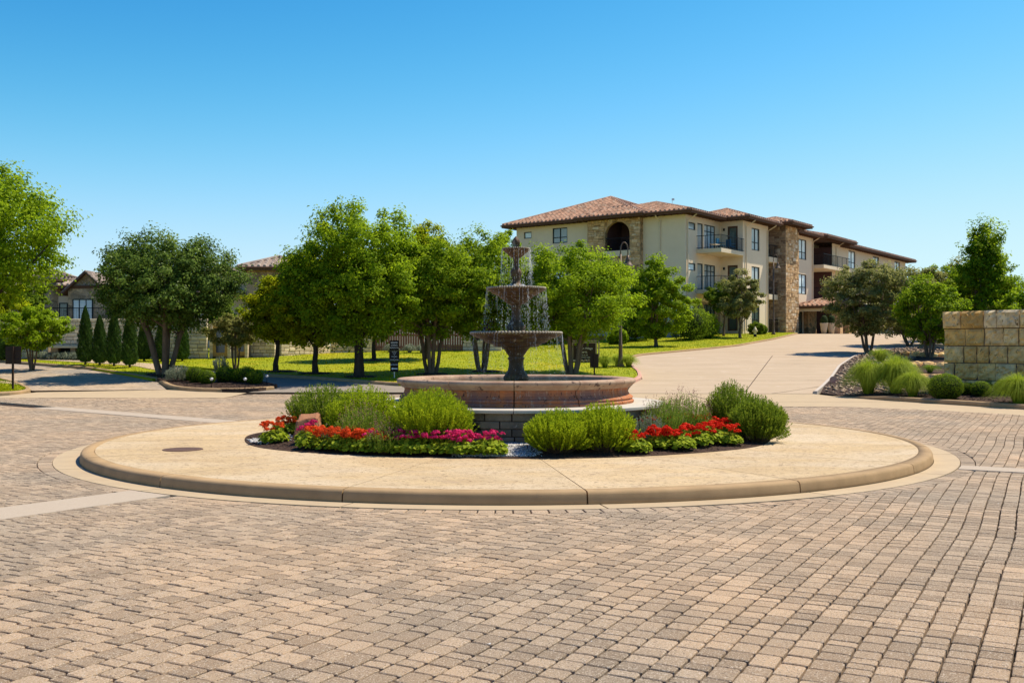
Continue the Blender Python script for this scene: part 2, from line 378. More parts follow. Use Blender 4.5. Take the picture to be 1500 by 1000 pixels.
# brick-pattern street material for the far paving
def far_paver():
    m = mat('far_paver', (.52,.385,.25), (.43,.32,.21), 1.1, .9, big=(.28,(.30,.255,.21))); t = m.node_tree; N = t.nodes; Lk = t.links.new
    p = N['Principled BSDF']; g = N.new('ShaderNodeNewGeometry'); mp = N.new('ShaderNodeMapping'); mp.inputs['Rotation'].default_value = (0,0,R(28-90)); Lk(g.outputs['Position'], mp.inputs[0])
    b = N.new('ShaderNodeTexBrick'); b.inputs['Scale'].default_value = 1; b.inputs['Brick Width'].default_value = .19; b.inputs['Row Height'].default_value = .165; b.inputs['Mortar Size'].default_value = .008
    b.inputs['Color1'].default_value = (.8,.8,.8,1); b.inputs['Color2'].default_value = (1.15,1.15,1.15,1); b.inputs['Mortar'].default_value = (.62,.57,.5,1); Lk(mp.outputs[0], b.inputs[0])
    x = N.new('ShaderNodeMix'); x.data_type = 'RGBA'; x.blend_type = 'MULTIPLY'; x.inputs[0].default_value = 1
    Lk(p.inputs['Base Color'].links[0].from_socket, x.inputs[6]); Lk(b.outputs['Color'], x.inputs[7]); Lk(x.outputs[2], p.inputs['Base Color'])
    return m
m_farpave = far_paver()

# ================================================================= GROUND
def sheet(name, poly, m, dz=0, hf=T, step=1.5, kind='structure', parent=None, skirt=0):
    """a patch that follows the terrain, filled with a constrained triangulation"""
    pts = []
    n = len(poly)
    for i in range(n):
        a = Vector(poly[i][:2]); b = Vector(poly[(i+1) % n][:2]); k = max(1, int((b-a).length/step))
        for j in range(k): pts.append(a.lerp(b, j/k))
    nb = len(pts); edges = [(i, (i+1) % nb) for i in range(nb)]
    xs = [p.x for p in pts]; ys = [p.y for p in pts]
    x = min(xs)+step*.5
    while x < max(xs):
        y = min(ys)+step*.5
        while y < max(ys):
            pts.append(Vector((x, y))); y += step
        x += step
    vo, eo, fo, *_ = geometry.delaunay_2d_cdt(pts, edges, [], 1, 1e-5)
    mb = MB(); V = [(v.x, v.y, hf(v.x, v.y)+dz) for v in vo]
    F = []
    for f in fo:
        a, b, c = (vo[i] for i in f[:3])
        F.append(tuple(f) if (b-a).cross(c-a) > 0 else tuple(f)[::-1])
    mb.add(V, F, .5)
    if skirt:
        q = [(p.x, p.y) for p in pts[:nb]]
        for i in range(nb):
            a = q[i]; b = q[(i+1) % nb]
            mb.add([(a[0],a[1],hf(*a)+dz),(b[0],b[1],hf(*b)+dz),(b[0],b[1],hf(*b)+dz-skirt),(a[0],a[1],hf(*a)+dz-skirt)], [(0,3,2,1)], .5)
    return mb.build(name, m, parent, kind=kind)
# whole land, coarse far away, fine near
def land():
    xs = [-3000,-1200,-500,-200,-100]+[-60+2*i for i in range(76)]+[120,160,220,500,1200,3000]
    ys = [-60,-30,-10]+[2*i for i in range(76)]+[160,180,220,400,900,2000,4500]
    mb = MB(); V = [(x, y, T(x, y)-.07-(.0 if y < 130 else 0)) for y in ys for x in xs]; n = len(xs)
    mb.add(V, [(j*n+i, j*n+i+1, (j+1)*n+i+1, (j+1)*n+i) for j in range(len(ys)-1) for i in range(n-1)], .5)
    mb.build('ground', m_soil, kind='structure')
land()
CX, CY = -.08, 17.4           # centre of the round island
FX = .07                       # centre of the fountain
R0, RG = 6.70, 7.05           # kerb foot, gutter edge
# radial concrete bands: angle (from +x, degrees) and half width
BANDS = [(math.atan2(11.3-17.4, -4.2), .36), (math.atan2(-3.45, 6.4), .26), (math.atan2(7.0, -8.4), .35)]
def sdf_list(x, y):
    """(distance, nx, ny) to each border; positive = paving side"""
    out = []
    dx, dy = x-CX, y-CY; d = math.hypot(dx, dy)
    out.append((d-RG-.20, dx/d, dy/d))
    if x > 3:
        out.append((14.4-d, -dx/d, -dy/d)); out.append((28.3-y, 0, -1))
    elif x < -9.5: out.append((33-y, 0, -1))
    else: out.append((36-y, 0, -1))
    for a, hw in BANDS:
        ca, sa = math.cos(a), math.sin(a)
        if dx*ca+dy*sa > 0:
            s_ = -dx*sa+dy*ca; sg = 1 if s_ >= 0 else -1
            out.append((abs(s_)-hw, -sa*sg, ca*sg))
    return out
def clip(poly, px, py, nx, ny):
    res = []; n = len(poly)
    for i in range(n):
        a = poly[i]; b = poly[(i+1) % n]
        da = (a[0]-px)*nx+(a[1]-py)*ny; db = (b[0]-px)*nx+(b[1]-py)*ny
        if da >= 0: res.append(a)
        if (da >= 0) != (db >= 0):
            t = da/(da-db); res.append((a[0]+(b[0]-a[0])*t, a[1]+(b[1]-a[1])*t))
    return res
def area(p): return .5*sum(p[i][0]*p[(i+1) % len(p)][1]-p[(i+1) % len(p)][0]*p[i][1] for i in range(len(p)))
def pavers():
    base = sheet('paving_bed', [(-22,1.5),(14,1.5),(20,10),(20,28.4),(3,28.4),(3,36.1),(-9.4,36.1),(-17,36.1),(-22,33)], m_sand, -.032, step=3)
    ang = R(28); d = (math.sin(ang), math.cos(ang)); c = (math.cos(ang), -math.sin(ang))   # row axis, across axis
    W = .168; gap = .0115; items = []
    def wl(u, v):      # gentle waviness of the laid rows
        u2 = u+.022*math.sin(v*.8+u*.3)+.006*math.sin(v*2.1+u)
        v2 = v+.02*math.sin(u*1.1)
        return (c[0]*u2+d[0]*v2, c[1]*u2+d[1]*v2)
    u_ = -33.0; r2 = random.Random(11)
    while u_ < 13:
        Wd = r2.choice((.148,.148,.148,.172)); v = -6+r2.random()*.3
        while v < 40:
            L = r2.choice((.098,.148,.148,.172,.205)); mx, my = wl(u_+Wd/2, v+L/2)
            if 2.5 < my < 36.3 and abs(mx) < .52*my+1.8:
                g = gap/2+r2.random()*.0012; ax, bx2, ay, by2 = u_+g, u_+Wd-g, v+g, v+L-g; q = .009 if my < 10 else 0
                if q: C_ = [(ax+q,ay),(bx2-q,ay),(bx2,ay+q),(bx2,by2-q),(bx2-q,by2),(ax+q,by2),(ax,by2-q),(ax,ay+q)]
                else: C_ = [(ax,ay),(bx2,ay),(bx2,by2),(ax,by2)]
                ox, oy, rt = r2.gauss(0,.0016), r2.gauss(0,.0016), r2.gauss(0,.012)
                P_ = [wl(*c_) for c_ in C_]; P_ = [(p[0]+ox-(p[1]-my)*rt, p[1]+oy+(p[0]-mx)*rt) for p in P_]
                if area(P_) < 0: P_ = P_[::-1]
                A0 = area(P_); ok = True
                for (sd, nx, ny) in sdf_list(mx, my):
                    if sd < -.2: ok = False; break
                    if sd < .25:
                        P_ = clip(P_, mx-nx*(sd-.004), my-ny*(sd-.004), nx, ny)
                        if len(P_) < 3: ok = False; break
                if ok and area(P_) > .15*A0 and area(P_) > .0015: items.append((my, mx, P_))
            v += L
        u_ += Wd
    # ring of edging stones round the gutter
    n = 250
    for k in range(n):
        a0 = 2*PI*(k+.04)/n; a1 = 2*PI*(k+.96)/n; r0, r1 = RG+.006, RG+.194
        P_ = [(CX+r0*math.cos(a0),CY+r0*math.sin(a0)),(CX+r1*math.cos(a0),CY+r1*math.sin(a0)),(CX+r1*math.cos(a1),CY+r1*math.sin(a1)),(CX+r0*math.cos(a1),CY+r0*math.sin(a1))]
        mx, my = P_[0]
        if any(abs(-(mx-CX)*math.sin(a)+(my-CY)*math.cos(a)) < hw+.02 and (mx-CX)*math.cos(a)+(my-CY)*math.sin(a) > 0 for a, hw in BANDS): continue
        items.append((my, mx, P_))
    items.sort(key=lambda t: t[0])
    vis = [t for t in items if abs(t[1]) < .50*t[0]+.08 and t[0] > 4.95]
    near = set(id(t[2]) for t in vis[:300])
    rest = MB()
    for my, mx, P_ in items:
        dz = rnd.uniform(-.0018,.0018)+.004*math.sin(mx*1.3+my*.7)
        tx, ty = rnd.uniform(-.012,.012), rnd.uniform(-.012,.012)
        f1 = lambda x, y, mx=mx, my=my, dz=dz, tx=tx, ty=ty: dz+(x-mx)*tx+(y-my)*ty
        val = rnd.random() if rnd.random() < .94 else rnd.choice((-.35,1.5))
        if id(P_) in near:
            mb = MB(); mb.prism(P_, -.045, f1, val, ch=.005); mb.build('paver', m_paver, base)
        else:
            if my < 16: rest.prism(P_, -.045, f1, val, ch=.005)
            else: rest.prism(P_, -.04, f1, val)
    rest.build('paver_field', m_paver, base, kind='stuff')
pavers()
# concrete bands, gutter ring, kerb ring, stamped island paving
def sector(mb, prof, a0, a1, n=10, val=None): mb.lathe(prof, n, a0, a1, (CX, CY), val, caps=True, close=True)
for a, hw in BANDS:
    ca, sa = math.cos(a), math.sin(a); L0, L1 = RG+.01, (19 if a > 0 and a > 1.5 else 14.5)
    L1 = {0: 16, 1: 14.4, 2: 16.5}[BANDS.index((a, hw))]
    mb = MB(); n = 4 if L1 < 16.4 else 4
    for i in range(n):
        s0 = L0+(L1-L0)*i/n+.006; s1 = L0+(L1-L0)*(i+1)/n-.006
        P_ = [(CX+ca*s_-sa*t, CY+sa*s_+ca*t) for s_, t in ((s0,-hw+.01),(s1,-hw+.01),(s1,hw-.01),(s0,hw-.01))]
        mb.prism(P_, -.05, .004, rnd.random(), ch=.004)
    mb.build('concrete_band', m_agg, kind='structure')
isl = bpy.data.objects.new('round_island', None); col.objects.link(isl); isl['kind'] = 'structure'; isl.location = (0,0,0)
J0 = R(-90+7.5)
kp = [(R0-.20,-.05),(R0+.0,-.05),(R0-.004,.03),(R0-.014,.095),(R0-.026,.117),(R0-.05,.130),(R0-.20,.134)]
gp = [(R0+.004,-.05),(RG,-.05),(RG,.006),(R0+.004,-.004)]
for k in range(16):
    a0 = J0+k*PI/8+.0013; a1 = J0+(k+1)*PI/8-.0013
    mb = MB(); sector(mb, kp, a0, a1, 16); o = mb.build('kerb_stone', m_kerb, isl, smooth=False)
    crisp(o)
    mb = MB(); sector(mb, gp, a0+.02, a1+.02, 12); mb.build('gutter_slab', m_conc, isl)
    mb = MB(); a0b, a1b = a0-.0002, a1+.0002
    sector(mb, [(3.0,-.02),(R0-.206,-.02),(R0-.206,.128),(R0-.212,.132),(3.0,.132)], a0b, a1b, 12); mb.build('paving_slab', m_stamp, isl)
mb = MB(); mb.lathe([(.1,.05),(R0-.1,.05)], 64, c=(CX,CY)); mb.build('slab_bedding', m_sand, isl)
c_ = MB(); q = at(193, 16.0); c_.lathe([(.0,.142),(.28,.142),(.29,.139),(.29,.1)], 24, c=(-4.85+-.02, 15.15)); 
tag(c_.build('access_cover', mat('rusty_iron_cover', (.10,.055,.04), (.15,.09,.06), 20, .7)), 'flat round rusty brown cover set in the island paving', 'cover')
# planting bed of the island
def bedh(x, y):
    e = math.hypot((x-CX)/4.42, (y-CY)/3.5)
    return .135+.10*smooth(1.0, .72, e) if e < 1 else .135
def bedh(x, y):
    e = math.hypot((x-CX)/4.42, (y-CY)/3.5); return .136+.095*(1-smooth(.72, 1.0, e))
bedpoly = [(CX+4.42*math.cos(t)*(1+.012*math.sin(7*t)), CY+3.5*math.sin(t)*(1+.012*math.cos(5*t))) for t in [2*PI*i/90 for i in range(90)]]
sheet('planting_bed', bedpoly, m_mulch, .004, bedh, .25, skirt=.02)
def chips(name, n, pick, hf, m, s0, s1, flat=.35, rocks=False):
    V = []; F = []
    P_ = pick(n); k = len(P_)
    S = rng.uniform(s0, s1, k); Z = np.array([hf(*p) for p in P_])
    # squashed octahedra, turned at random
    A = rng.random(k)*2*PI; base = np.array([(1,0,0),(0,.72,0),(-1,0,0),(0,-.72,0),(0,0,flat),(0,0,-flat)], float)
    B = np.repeat(base[None], k, 0)*rng.uniform(.65,1.3,(k,6,1))
    ca, sa = np.cos(A)[:,None], np.sin(A)[:,None]
    X = B[:,:,0]*ca-B[:,:,1]*sa; Y = B[:,:,0]*sa+B[:,:,1]*ca
    tl = rng.uniform(-.5,.5,(k,1)); Zz = B[:,:,2]+X*tl
    V = np.stack([X*S[:,None]+P_[:,0:1], Y*S[:,None]+P_[:,1:2], Zz*S[:,None]+Z[:,None]+S[:,None]*flat*.5], 2).reshape(-1,3)
    f = np.array([(0,1,4),(1,2,4),(2,3,4),(3,0,4),(1,0,5),(2,1,5),(3,2,5),(0,3,5)])
    F = (np.arange(k)[:,None,None]*6+f[None]).reshape(-1,3)
    o = quads(name, V, F, m, None, np.repeat(rng.random(k), 8), 'stuff'); return o
def pick_bed(n):
    t = rng.random(n)*2*PI; r = np.sqrt(rng.uniform(.45,1,n)); x = CX+4.35*r*np.cos(t); y = CY+3.44*r*np.sin(t)
    return np.stack([x, y], 1)
chips('bark_chips', 9000, pick_bed, bedh, m_mulch, .010, .035, .3)
def pick_peb(n):
    x = rng.normal(-.22,.28,n); y = rng.uniform(14.05,15.05,n); k = (np.hypot((x-CX)/4.42,(y-CY)/3.5) < .985) & (abs(x+.2) < .62)
    x2 = rng.normal(-3.9,.18,n//4); y2 = rng.normal(16.4,.18,n//4); x2, y2 = x2[:], y2[:]
    k2 = np.hypot((x2-CX)/4.42,(y2-CY)/3.5) < .98
    return np.concatenate([np.stack([x[k],y[k]],1), np.stack([x2[k2],y2[k2]],1)])
chips('pale_pebbles', 3600, pick_peb, lambda x, y: bedh(x, y)+.004, m_pebble, .012, .03, .6)

# --- street surfaces farther out
gut = [(8.6,28.3)]+[(CX+14.42*math.cos(t), CY+14.42*math.sin(t)) for t in [R(47-5*i) for i in range(15)]]
kerbR = [(10.7,34.2),(11.3,32),(12.2,29.9),(13.3,27.5),(14.2,25),(14.9,22),(15.2,19),(15.2,16),(14.9,13)]
apron = [(3,28.3)]+[(8.6,28.3),(9.6,28.05)]
g2 = [(CX+14.42*math.cos(R(46-4*i)), CY+14.42*math.sin(R(46-4*i))) for i in range(17)]
sheet('driveway_apron', [(3,28.32),(9.0,28.32)]+g2[1:]+[kerbR[i] for i in range(len(kerbR)-1,-1,-1)]+[(10.4,35.4),(3,35.6)], m_conc, .002, step=1.2)
DR = [(10.4,35.44),(11.6,38.5),(13.0,42),(15.4,48.5),(18.2,55),(20.2,59),(23.2,62.6),(30,65.5)]
DL = [(4.0,35.64),(4.35,38),(4.75,40),(5.35,42),(5.65,45),(5.75,50),(6.1,54),(7.2,57.2),(10,60.6),(14.7,66.7),(19.5,76),(23.9,85.6)]
drive = DR+[(45,72),(75,84),(90,110),(60,125),(27,90.5)]+DL[::-1]
sheet('driveway', drive, m_drive, .004, step=1.8)
# saw-cut joints of the driveway and drain grating at its foot
mb = MB()
def cut(p, q, w=.03):
    n = 24; p = Vector(p); q = Vector(q); s_ = (q-p).normalized(); nrm = Vector((-s_.y, s_.x))*w/2
    for i in range(n):
        a = p.lerp(q, i/n); b = p.lerp(q, (i+1)/n)
        mb.add([(v.x, v.y, T(v.x, v.y)+.010) for v in (a-nrm, b-nrm, b+nrm, a+nrm)], [(0,1,2,3)], .5)
for p, q in (((4.0,35.65),(10.4,35.45)),((8.0,35.5),(14.5,57)),((5.0,41.3),(12.6,41.3)),((5.8,50.3),(16.1,50.3)),((10.3,60.8),(20.9,60.0)),((9.0,35.5),(11.6,38.7)),((3,30.6),(11.6,30.6)),((6.1,28.4),(6.1,35.5))): cut(p, q)
mb.build('pavement_joints', m_sand, kind='structure')
mb = MB()
for i in range(60): x = 7.2+i*.053; mb.box(x, x+.03, 35.32, 35.44, .002, .016)
mb.build('drain_grating', m_iron, kind='structure')
STR = [(-9.3,36.12),(4.0,36.12),(4.30,38),(4.6,39.4),(0,39.0),(-4.4,38.9),(-6.2,40.4),(-8.2,41.9),(-10.7,43.3),(-13.0,45.8),(-16.5,49.0),(-17.3,48.1),(-14.2,44.2),(-12.4,42.0),(-9.6,39.8),(-8.7,38.2)]
sheet('side_street', STR, m_asph, .004, step=1.2)
sheet('street_threshold', [(-17.2,33.05),(-9.3,33.05),(-9.3,35.9),(-10.2,36.1),(-12.6,37.3),(-16.8,36.2)], m_conc, .004, step=1.2)
ROADL = [(-12.6,37.35),(-14.0,40.5),(-16.3,43.4),(-19.5,47.0),(-26,51.6),(-40,57),(-45,57),(-27,46.5),(-21.5,42.4),(-19.0,39.5),(-17.3,36.9)]
sheet('paved_lane', ROADL, m_farpave, .006, step=1.5)
# ---------------------------------------------------------------- kerbs along paths
def kerb(path, h=.13, w=.16, m=m_kerb, seg=3.0, name='kerb', taper=0, hf=T, flip=False, part='kerb_stone'):
    pts = [Vector(p) for p in path]; fine = []
    for a, b in zip(pts, pts[1:]):
        k = max(1, int((b-a).length/.5))
        fine += [a.lerp(b, i/k) for i in range(k)]
    fine.append(pts[-1])
    for _ in range(3): fine = [fine[0]]+[(fine[i-1]+fine[i]*2+fine[i+1])/4 for i in range(1, len(fine)-1)]+[fine[-1]]
    root = bpy.data.objects.new(name, None); col.objects.link(root); root['kind'] = 'structure'
    prof = [(0,-.06),(0.004,h-.04),(.03,h-.006),(.05,h),(w,h),(w,-.06)]
    per = max(2, int(seg/.5)); i = 0; N_ = len(fine); tot = N_-1
    while i < tot:
        j = min(tot, i+per)
        if tot-j < per/2: j = tot
        mb = MB(); vs = []; fs = []
        for k in range(i, j+1):
            p = fine[k]; d = (fine[min(k+1, tot)]-fine[max(k-1, 0)]).normalized(); n = Vector((-d.y, d.x))*(1 if not flip else -1)
            if k == i: p = p+d*.006
            if k == j: p = p-d*.006
            tp = 1
            if taper: tp = min(1, max(.04, min(k, 99)/taper))
            for (u, z) in prof:
                q = p+n*u; vs.append((q.x, q.y, hf(q.x, q.y)+(z*tp if z > 0 else z)))
        L = len(prof)
        for k in range(j-i):
            for t in range(L-1): fs.append((k*L+t, k*L+t+1, (k+1)*L+t+1, (k+1)*L+t) if not flip else (k*L+t, (k+1)*L+t, (k+1)*L+t+1, k*L+t+1))
        fs += [tuple(range(L)), tuple((j-i)*L+t for t in range(L))]
        mb.add(vs, fs); mb.build(part, m, root); i = j
    return root
kerb(kerbR, .13, .30, name='kerb_by_stone_wall', taper=5)
kerb([(p[0], p[1]) for p in DR], .10, .15, name='driveway_kerb', flip=True, m=mat('pale_kerb', (.55,.47,.38), (.48,.40,.32), 3, .85), hf=T)
kerb(DL[2:6], .13, .16, name='red_kerb', m=m_red)
kerb(DL[5:], .10, .15, name='lawn_kerb', m=m_kerb)
kerb([(4.62,39.75),(4.1,39.2),(0,39.0),(-4.4,38.9),(-6.2,40.4),(-8.2,41.9),(-10.7,43.3)], .12, .15, name='street_kerb', flip=True)
BEDL = [(-14.2,41.0),(-13.4,39.2),(-12.5,37.45),(-11.2,36.35),(-9.8,36.0),(-8.9,36.4),(-8.65,37.3)]
kerb(BEDL, .13, .18, name='bed_kerb', flip=False, taper=2)
kerb([(-14.2,41.0),(-16.4,43.6),(-19.6,47.2),(-26,51.8),(-40,57.2)], .12, .16, name='lane_kerb', flip=True)
kerb([(-22,33.4),(-18.2,33.9),(-16.9,34.7),(-16.75,35.7),(-17.3,36.9),(-19.0,39.5),(-21.5,42.4),(-27,46.5)], .12, .16, name='corner_kerb')
# ---------------------------------------------------------------- lawns and beds
LAWN1 = [(-14.4,41.0),(-16.5,43.7),(-19.7,47.3),(-26,51.9),(-40,57.4),(-40,66),(-8,66),(-8,95),(-3,95),(26,95),(24.0,86.2),(19.3,76.2),(14.5,66.9),(9.8,60.8),(7.0,57.4),(5.9,54.1),(5.57,50),(5.47,45),(5.17,42.05),(4.6,40.15),(0,39.15),(-4.3,39.05),(-6.1,40.55),(-8.1,42.05),(-10.7,43.45),(-13.0,46.0),(-16.5,49.15),(-17.4,48.1),(-14.3,44.2),(-13.6,43.2)]
lw = sheet('lawn', LAWN1, m_grass, .09, step=1.5, skirt=.12)
LAWN2 = [(-22,33.6),(-18.3,34.1),(-17.1,34.85),(-16.95,35.7),(-17.5,36.9),(-19.15,39.45),(-21.6,42.3),(-27,46.4),(-40,50),(-40,33.6)]
sheet('corner_lawn', LAWN2, m_grass, .09, step=1.5, skirt=.12)
sheet('footpath', [(-30,43.5),(-22,40.6),(-18.55,38.55),(-18.35,38.9),(-19.3,39.6),(-22,41.4),(-30,44.6)], m_conc, .105, step=1)
sheet('sidewalk', [(-14.7,43.9),(-17.6,47.9),(-21,50.3),(-28,54.5),(-28,55.7),(-20.6,51.6),(-16.9,49.2),(-14.0,44.4)], m_conc, .110, step=1)
BEDLP = [(-14.2,41.0),(-13.3,39.25),(-12.4,37.6),(-11.15,36.52),(-9.8,36.17),(-9.05,36.55),(-8.8,37.3),(-8.75,38.2),(-9.7,39.8),(-12.5,42.0),(-14.3,44.2),(-15.6,43.4)]
sheet('mulch_bed', BEDLP, m_mulch, .115, step=.6, skirt=.15)
def HB(x, y):   # raised bed by the stone wall
    d = max(0, min((x-10.7)*.8+(y-34)*.35, 9)); e = max(0, min(y-27, 10)+ (x-13.3))
    dd = 1e9
    for a, b in zip(kerbR, kerbR[1:]):
        ax, ay = a; bx, by = b; L2 = (bx-ax)**2+(by-ay)**2; t = max(0, min(1, ((x-ax)*(bx-ax)+(y-ay)*(by-ay))/L2))
        dd = min(dd, math.hypot(x-ax-t*(bx-ax), y-ay-t*(by-ay)))
    return T(x, y)+.11+.085*max(0, min(dd-.5, 5))*smooth(36, 30, y) + (.0 if y < 36 else 0)
def HB(x, y, _k=[tuple(p) for p in [(10.7,34.2),(11.3,32),(12.2,29.9),(13.3,27.5),(14.2,25),(14.9,22),(15.2,19),(15.2,16)]]):
    dd = 1e9
    for (ax, ay), (bx, by) in zip(_k, _k[1:]):
        L2 = (bx-ax)**2+(by-ay)**2; t = max(0, min(1, ((x-ax)*(bx-ax)+(y-ay)*(by-ay))/L2))
        dd = min(dd, math.hypot(x-ax-t*(bx-ax), y-ay-t*(by-ay)))
    return T(x, y)+.012+.09*smooth(.2, 2.2, math.hypot(x-10.6, y-34.9))+.07*max(0, min(dd-.4, 5))*(1-smooth(33.3, 36.5, y))
bedR = [(10.95,34.3),(11.55,32.1),(12.45,30.0),(13.55,27.6),(14.45,25.1),(15.15,22),(15.45,19),(15.4,16),(30,16),(34,40),(34,64.8),(30,65.3),(23.3,62.4),(20.35,58.9),(18.35,54.9),(15.55,48.4),(13.15,41.9),(11.75,38.4),(10.7,35.5)]
sheet('rock_bed', bedR, m_mulch, 0, HB, .9, skirt=.1)
def inpoly(P_, poly):
    x, y = P_[:,0], P_[:,1]; r = np.zeros(len(x), bool); n = len(poly)
    for i in range(n):
        ax, ay = poly[i]; bx, by = poly[(i+1) % n]
        c = (ay > y) != (by > y)
        with np.errstate(divide='ignore', invalid='ignore'): r ^= c & (x < (bx-ax)*(y-ay)/((by-ay) if by != ay else 1e-9)+ax)
    return r
rockpoly = [(10.72,35.3),(11.0,34.2),(11.6,33.0),(13.0,33.2),(13.5,36),(15.5,40),(17.0,46),(20,52),(24,57),(30,61),(30,65),(23.3,62.3),(20.4,58.8),(18.4,54.8),(15.6,48.3),(13.2,41.8),(11.8,38.3)]
def pick_poly(poly, x0, x1, y0, y1):
    def f(n):
        P_ = np.stack([rng.uniform(x0,x1,n), rng.uniform(y0,y1,n)], 1); return P_[inpoly(P_, poly)]
    return f
chips('river_rocks', 9500, pick_poly(rockpoly, 10, 30, 32, 66), lambda x, y: HB(x, y), m_rock, .05, .12, .55)
chips('mulch_chips', 14000, pick_poly([(11.5,33.4),(12.5,30.1),(13.6,27.7),(14.5,25.1),(18,25),(22,32),(22,44),(16,40),(13,34)], 11, 22, 25, 44), lambda x, y: HB(x, y), m_mulch, .02, .05, .3)
chips('bed_chips', 7000, pick_poly(BEDLP, -16, -8, 36, 45), lambda x, y: T(x,y)+.115, m_mulch, .02, .05, .3)
def grassfield(name, poly, bb, n, h=.055):
    P_ = np.stack([rng.uniform(bb[0],bb[1],n), rng.uniform(bb[2],bb[3],n)], 1); P_ = P_[inpoly(P_, poly)]
    P_ = P_[np.abs(P_[:,0]) < .55*P_[:,1]+2]; k = len(P_)
    Z = np.array([T(*p)+.088 for p in P_]); a = rng.random(k)*PI; w_ = .018; hh = h*rng.uniform(.5,1.3,k)
    dx, dy = np.cos(a)*w_, np.sin(a)*w_; lx, ly = rng.normal(0,.02,k), rng.normal(0,.02,k)
    V = np.stack([np.stack([P_[:,0]-dx,P_[:,1]-dy,Z],1), np.stack([P_[:,0]+dx,P_[:,1]+dy,Z],1), np.stack([P_[:,0]+lx,P_[:,1]+ly,Z+hh],1)],1).reshape(-1,3)
    x_, y_ = P_[:,0], P_[:,1]; vv = .45+.3*np.sin(x_*.8+np.sin(y_*.6)*2)*np.sin(y_*.55+x_*.25)+.12*np.sin(x_*2.3+y_*1.7)+rng.normal(0,.12,k)
    quads(name, V, np.arange(len(V)).reshape(-1,3), L_lawn, None, np.clip(vv,0,1), 'stuff')
grassfield('grass', LAWN1, (-30,26,38,90), 110000)
grassfield('corner_grass', LAWN2, (-30,-16,33,48), 45000)

# ================================================================= FOUNTAIN
fo = thing('tiered_fountain', 'three tiered stone fountain with water falling into a wide terracotta basin', 'fountain', (FX, CY, .1))
FZ = -.1
def fz(prof): return [(r, z+FZ) for r, z in prof]
plr = 2.42; zc = [.10,.215,.33,.445,.56,.675]
for ci in range(5):
    n = 34; off = rnd.random()
    a = off
    k = 0
    ths = [off+2*PI*(i+rnd.uniform(-.22,.22))/n for i in range(n)]
    for i in range(n):
        a0 = ths[i]+.004; a1 = (ths[(i+1) % n]+(2*PI if i == n-1 else 0))-.004
        dr = rnd.uniform(-.012,.010)
        mb = MB(); z0, z1 = zc[ci]+.004+FZ, zc[ci+1]-.004+FZ
        mb.lathe([(plr-.12,z0),(plr+dr-.008,z0),(plr+dr,z0+.01),(plr+dr,z1-.01),(plr+dr-.008,z1),(plr-.12,z1)], 4, a0, a1, caps=True)
        mb.build('plinth_stone', m_plinth, fo)
mb = MB(); mb.lathe(fz([(plr-.03,.08),(plr-.03,.675)]), 64); mb.build('plinth_mortar', m_sand, fo)
for k in range(12):
    a0 = R(-90)+k*PI/6+.002-.02; a1 = a0+PI/6-.004
    mb = MB(); mb.lathe(fz([(1.6,.676),(2.49,.676),(2.50,.684),(2.50,.722),(2.49,.73),(1.6,.73)]), 8, a0, a1, caps=True, close=True); mb.build('ledge_slab', m_cap, fo)
    # basin wall panel with a moulded profile
    P_ = [(1.72,.732),(1.985,.732),(1.99,.765),(1.965,.785),(1.955,.80),(1.975,.815),(1.965,.835),(1.925,.86),(1.895,.90),(1.885,.945),(1.895,.975),(1.905,.985),(1.72,.985)]
    b0 = a0+.003; b1 = a1-.003
    mb = MB(); mb.lathe(fz(P_), 10, b0, b1, caps=True, close=True); o = mb.build('basin_panel', m_terra, fo)
    mb = MB()
    for (q0, q1, z0, z1, rr) in ((b0+.04, b1-.04, .872, .876, 1.915),):
        pass
    P2 = [(1.70,.987),(1.93,.987),(1.945,1.0),(1.955,1.02),(1.985,1.04),(2.01,1.06),(2.02,1.085),(2.01,1.112),(1.985,1.127),(1.90,1.133),(1.76,1.128),(1.72,1.11)]
    mb = MB(); mb.lathe(fz(P2), 10, a0+.001, a1-.001, caps=True, close=True); o2 = mb.build('rim_stone', m_rim, fo)
    crisp(o2)
mb = MB(); mb.lathe(fz([(1.73,.72),(1.73,1.11)]), 64); mb.build('basin_lining', m_cast, fo)
mb = MB(); mb.lathe(fz([(.0,1.06),(.5,1.06),(1.1,1.06),(1.732,1.06)]), 64); mb.build('water_surface', m_water, fo, kind='stuff')
ped = [(.0,1.0),(.20,1.0),(.205,1.05),(.19,1.075),(.20,1.10),(.205,1.14),(.18,1.18),(.165,1.205),(.145,1.25),(.13,1.31),(.125,1.38),(.13,1.43),(.145,1.45),(.14,1.47),(.125,1.48),(.13,1.50),(.16,1.54),(.20,1.60),(.235,1.64),(.24,1.66)]
def lob(n, amp, lo, hi): return lambda t, j: 1+(amp*abs(math.sin(n*t/2)) if lo <= j <= hi else 0)
mb = MB(); mb.lathe(fz(ped), 48, wob=lob(16,.07,2,7)); mb.build('pedestal', m_cast, fo, smooth=True)
def bowl(name, prof, n, rope_r, rope_z, rr, cnt):
    mb = MB(); mb.lathe(fz(prof), 72, wob=None); o = mb.build(name, m_cast, fo)
    mb = MB()      # scalloped rope edge
    for k in range(cnt):
        a = 2*PI*k/cnt; mb.ball((rope_r*math.cos(a), rope_r*math.sin(a), rope_z+FZ), rr, 7, 5, (1,1,.85))
    mb.build('scalloped_rim', mat('wet_rim_stone', (.50,.43,.30), (.28,.21,.14), 12, .5, .3, 60, spec=.25) if name == 'lower_bowl' else bpy.data.materials['wet_rim_stone'], o, smooth=True)
    mb = MB(); mb.lathe(fz([(0,rope_z+.012),(rope_r-.01,rope_z+.012)]), 48); mb.build('bowl_water', m_water, o)
    return o
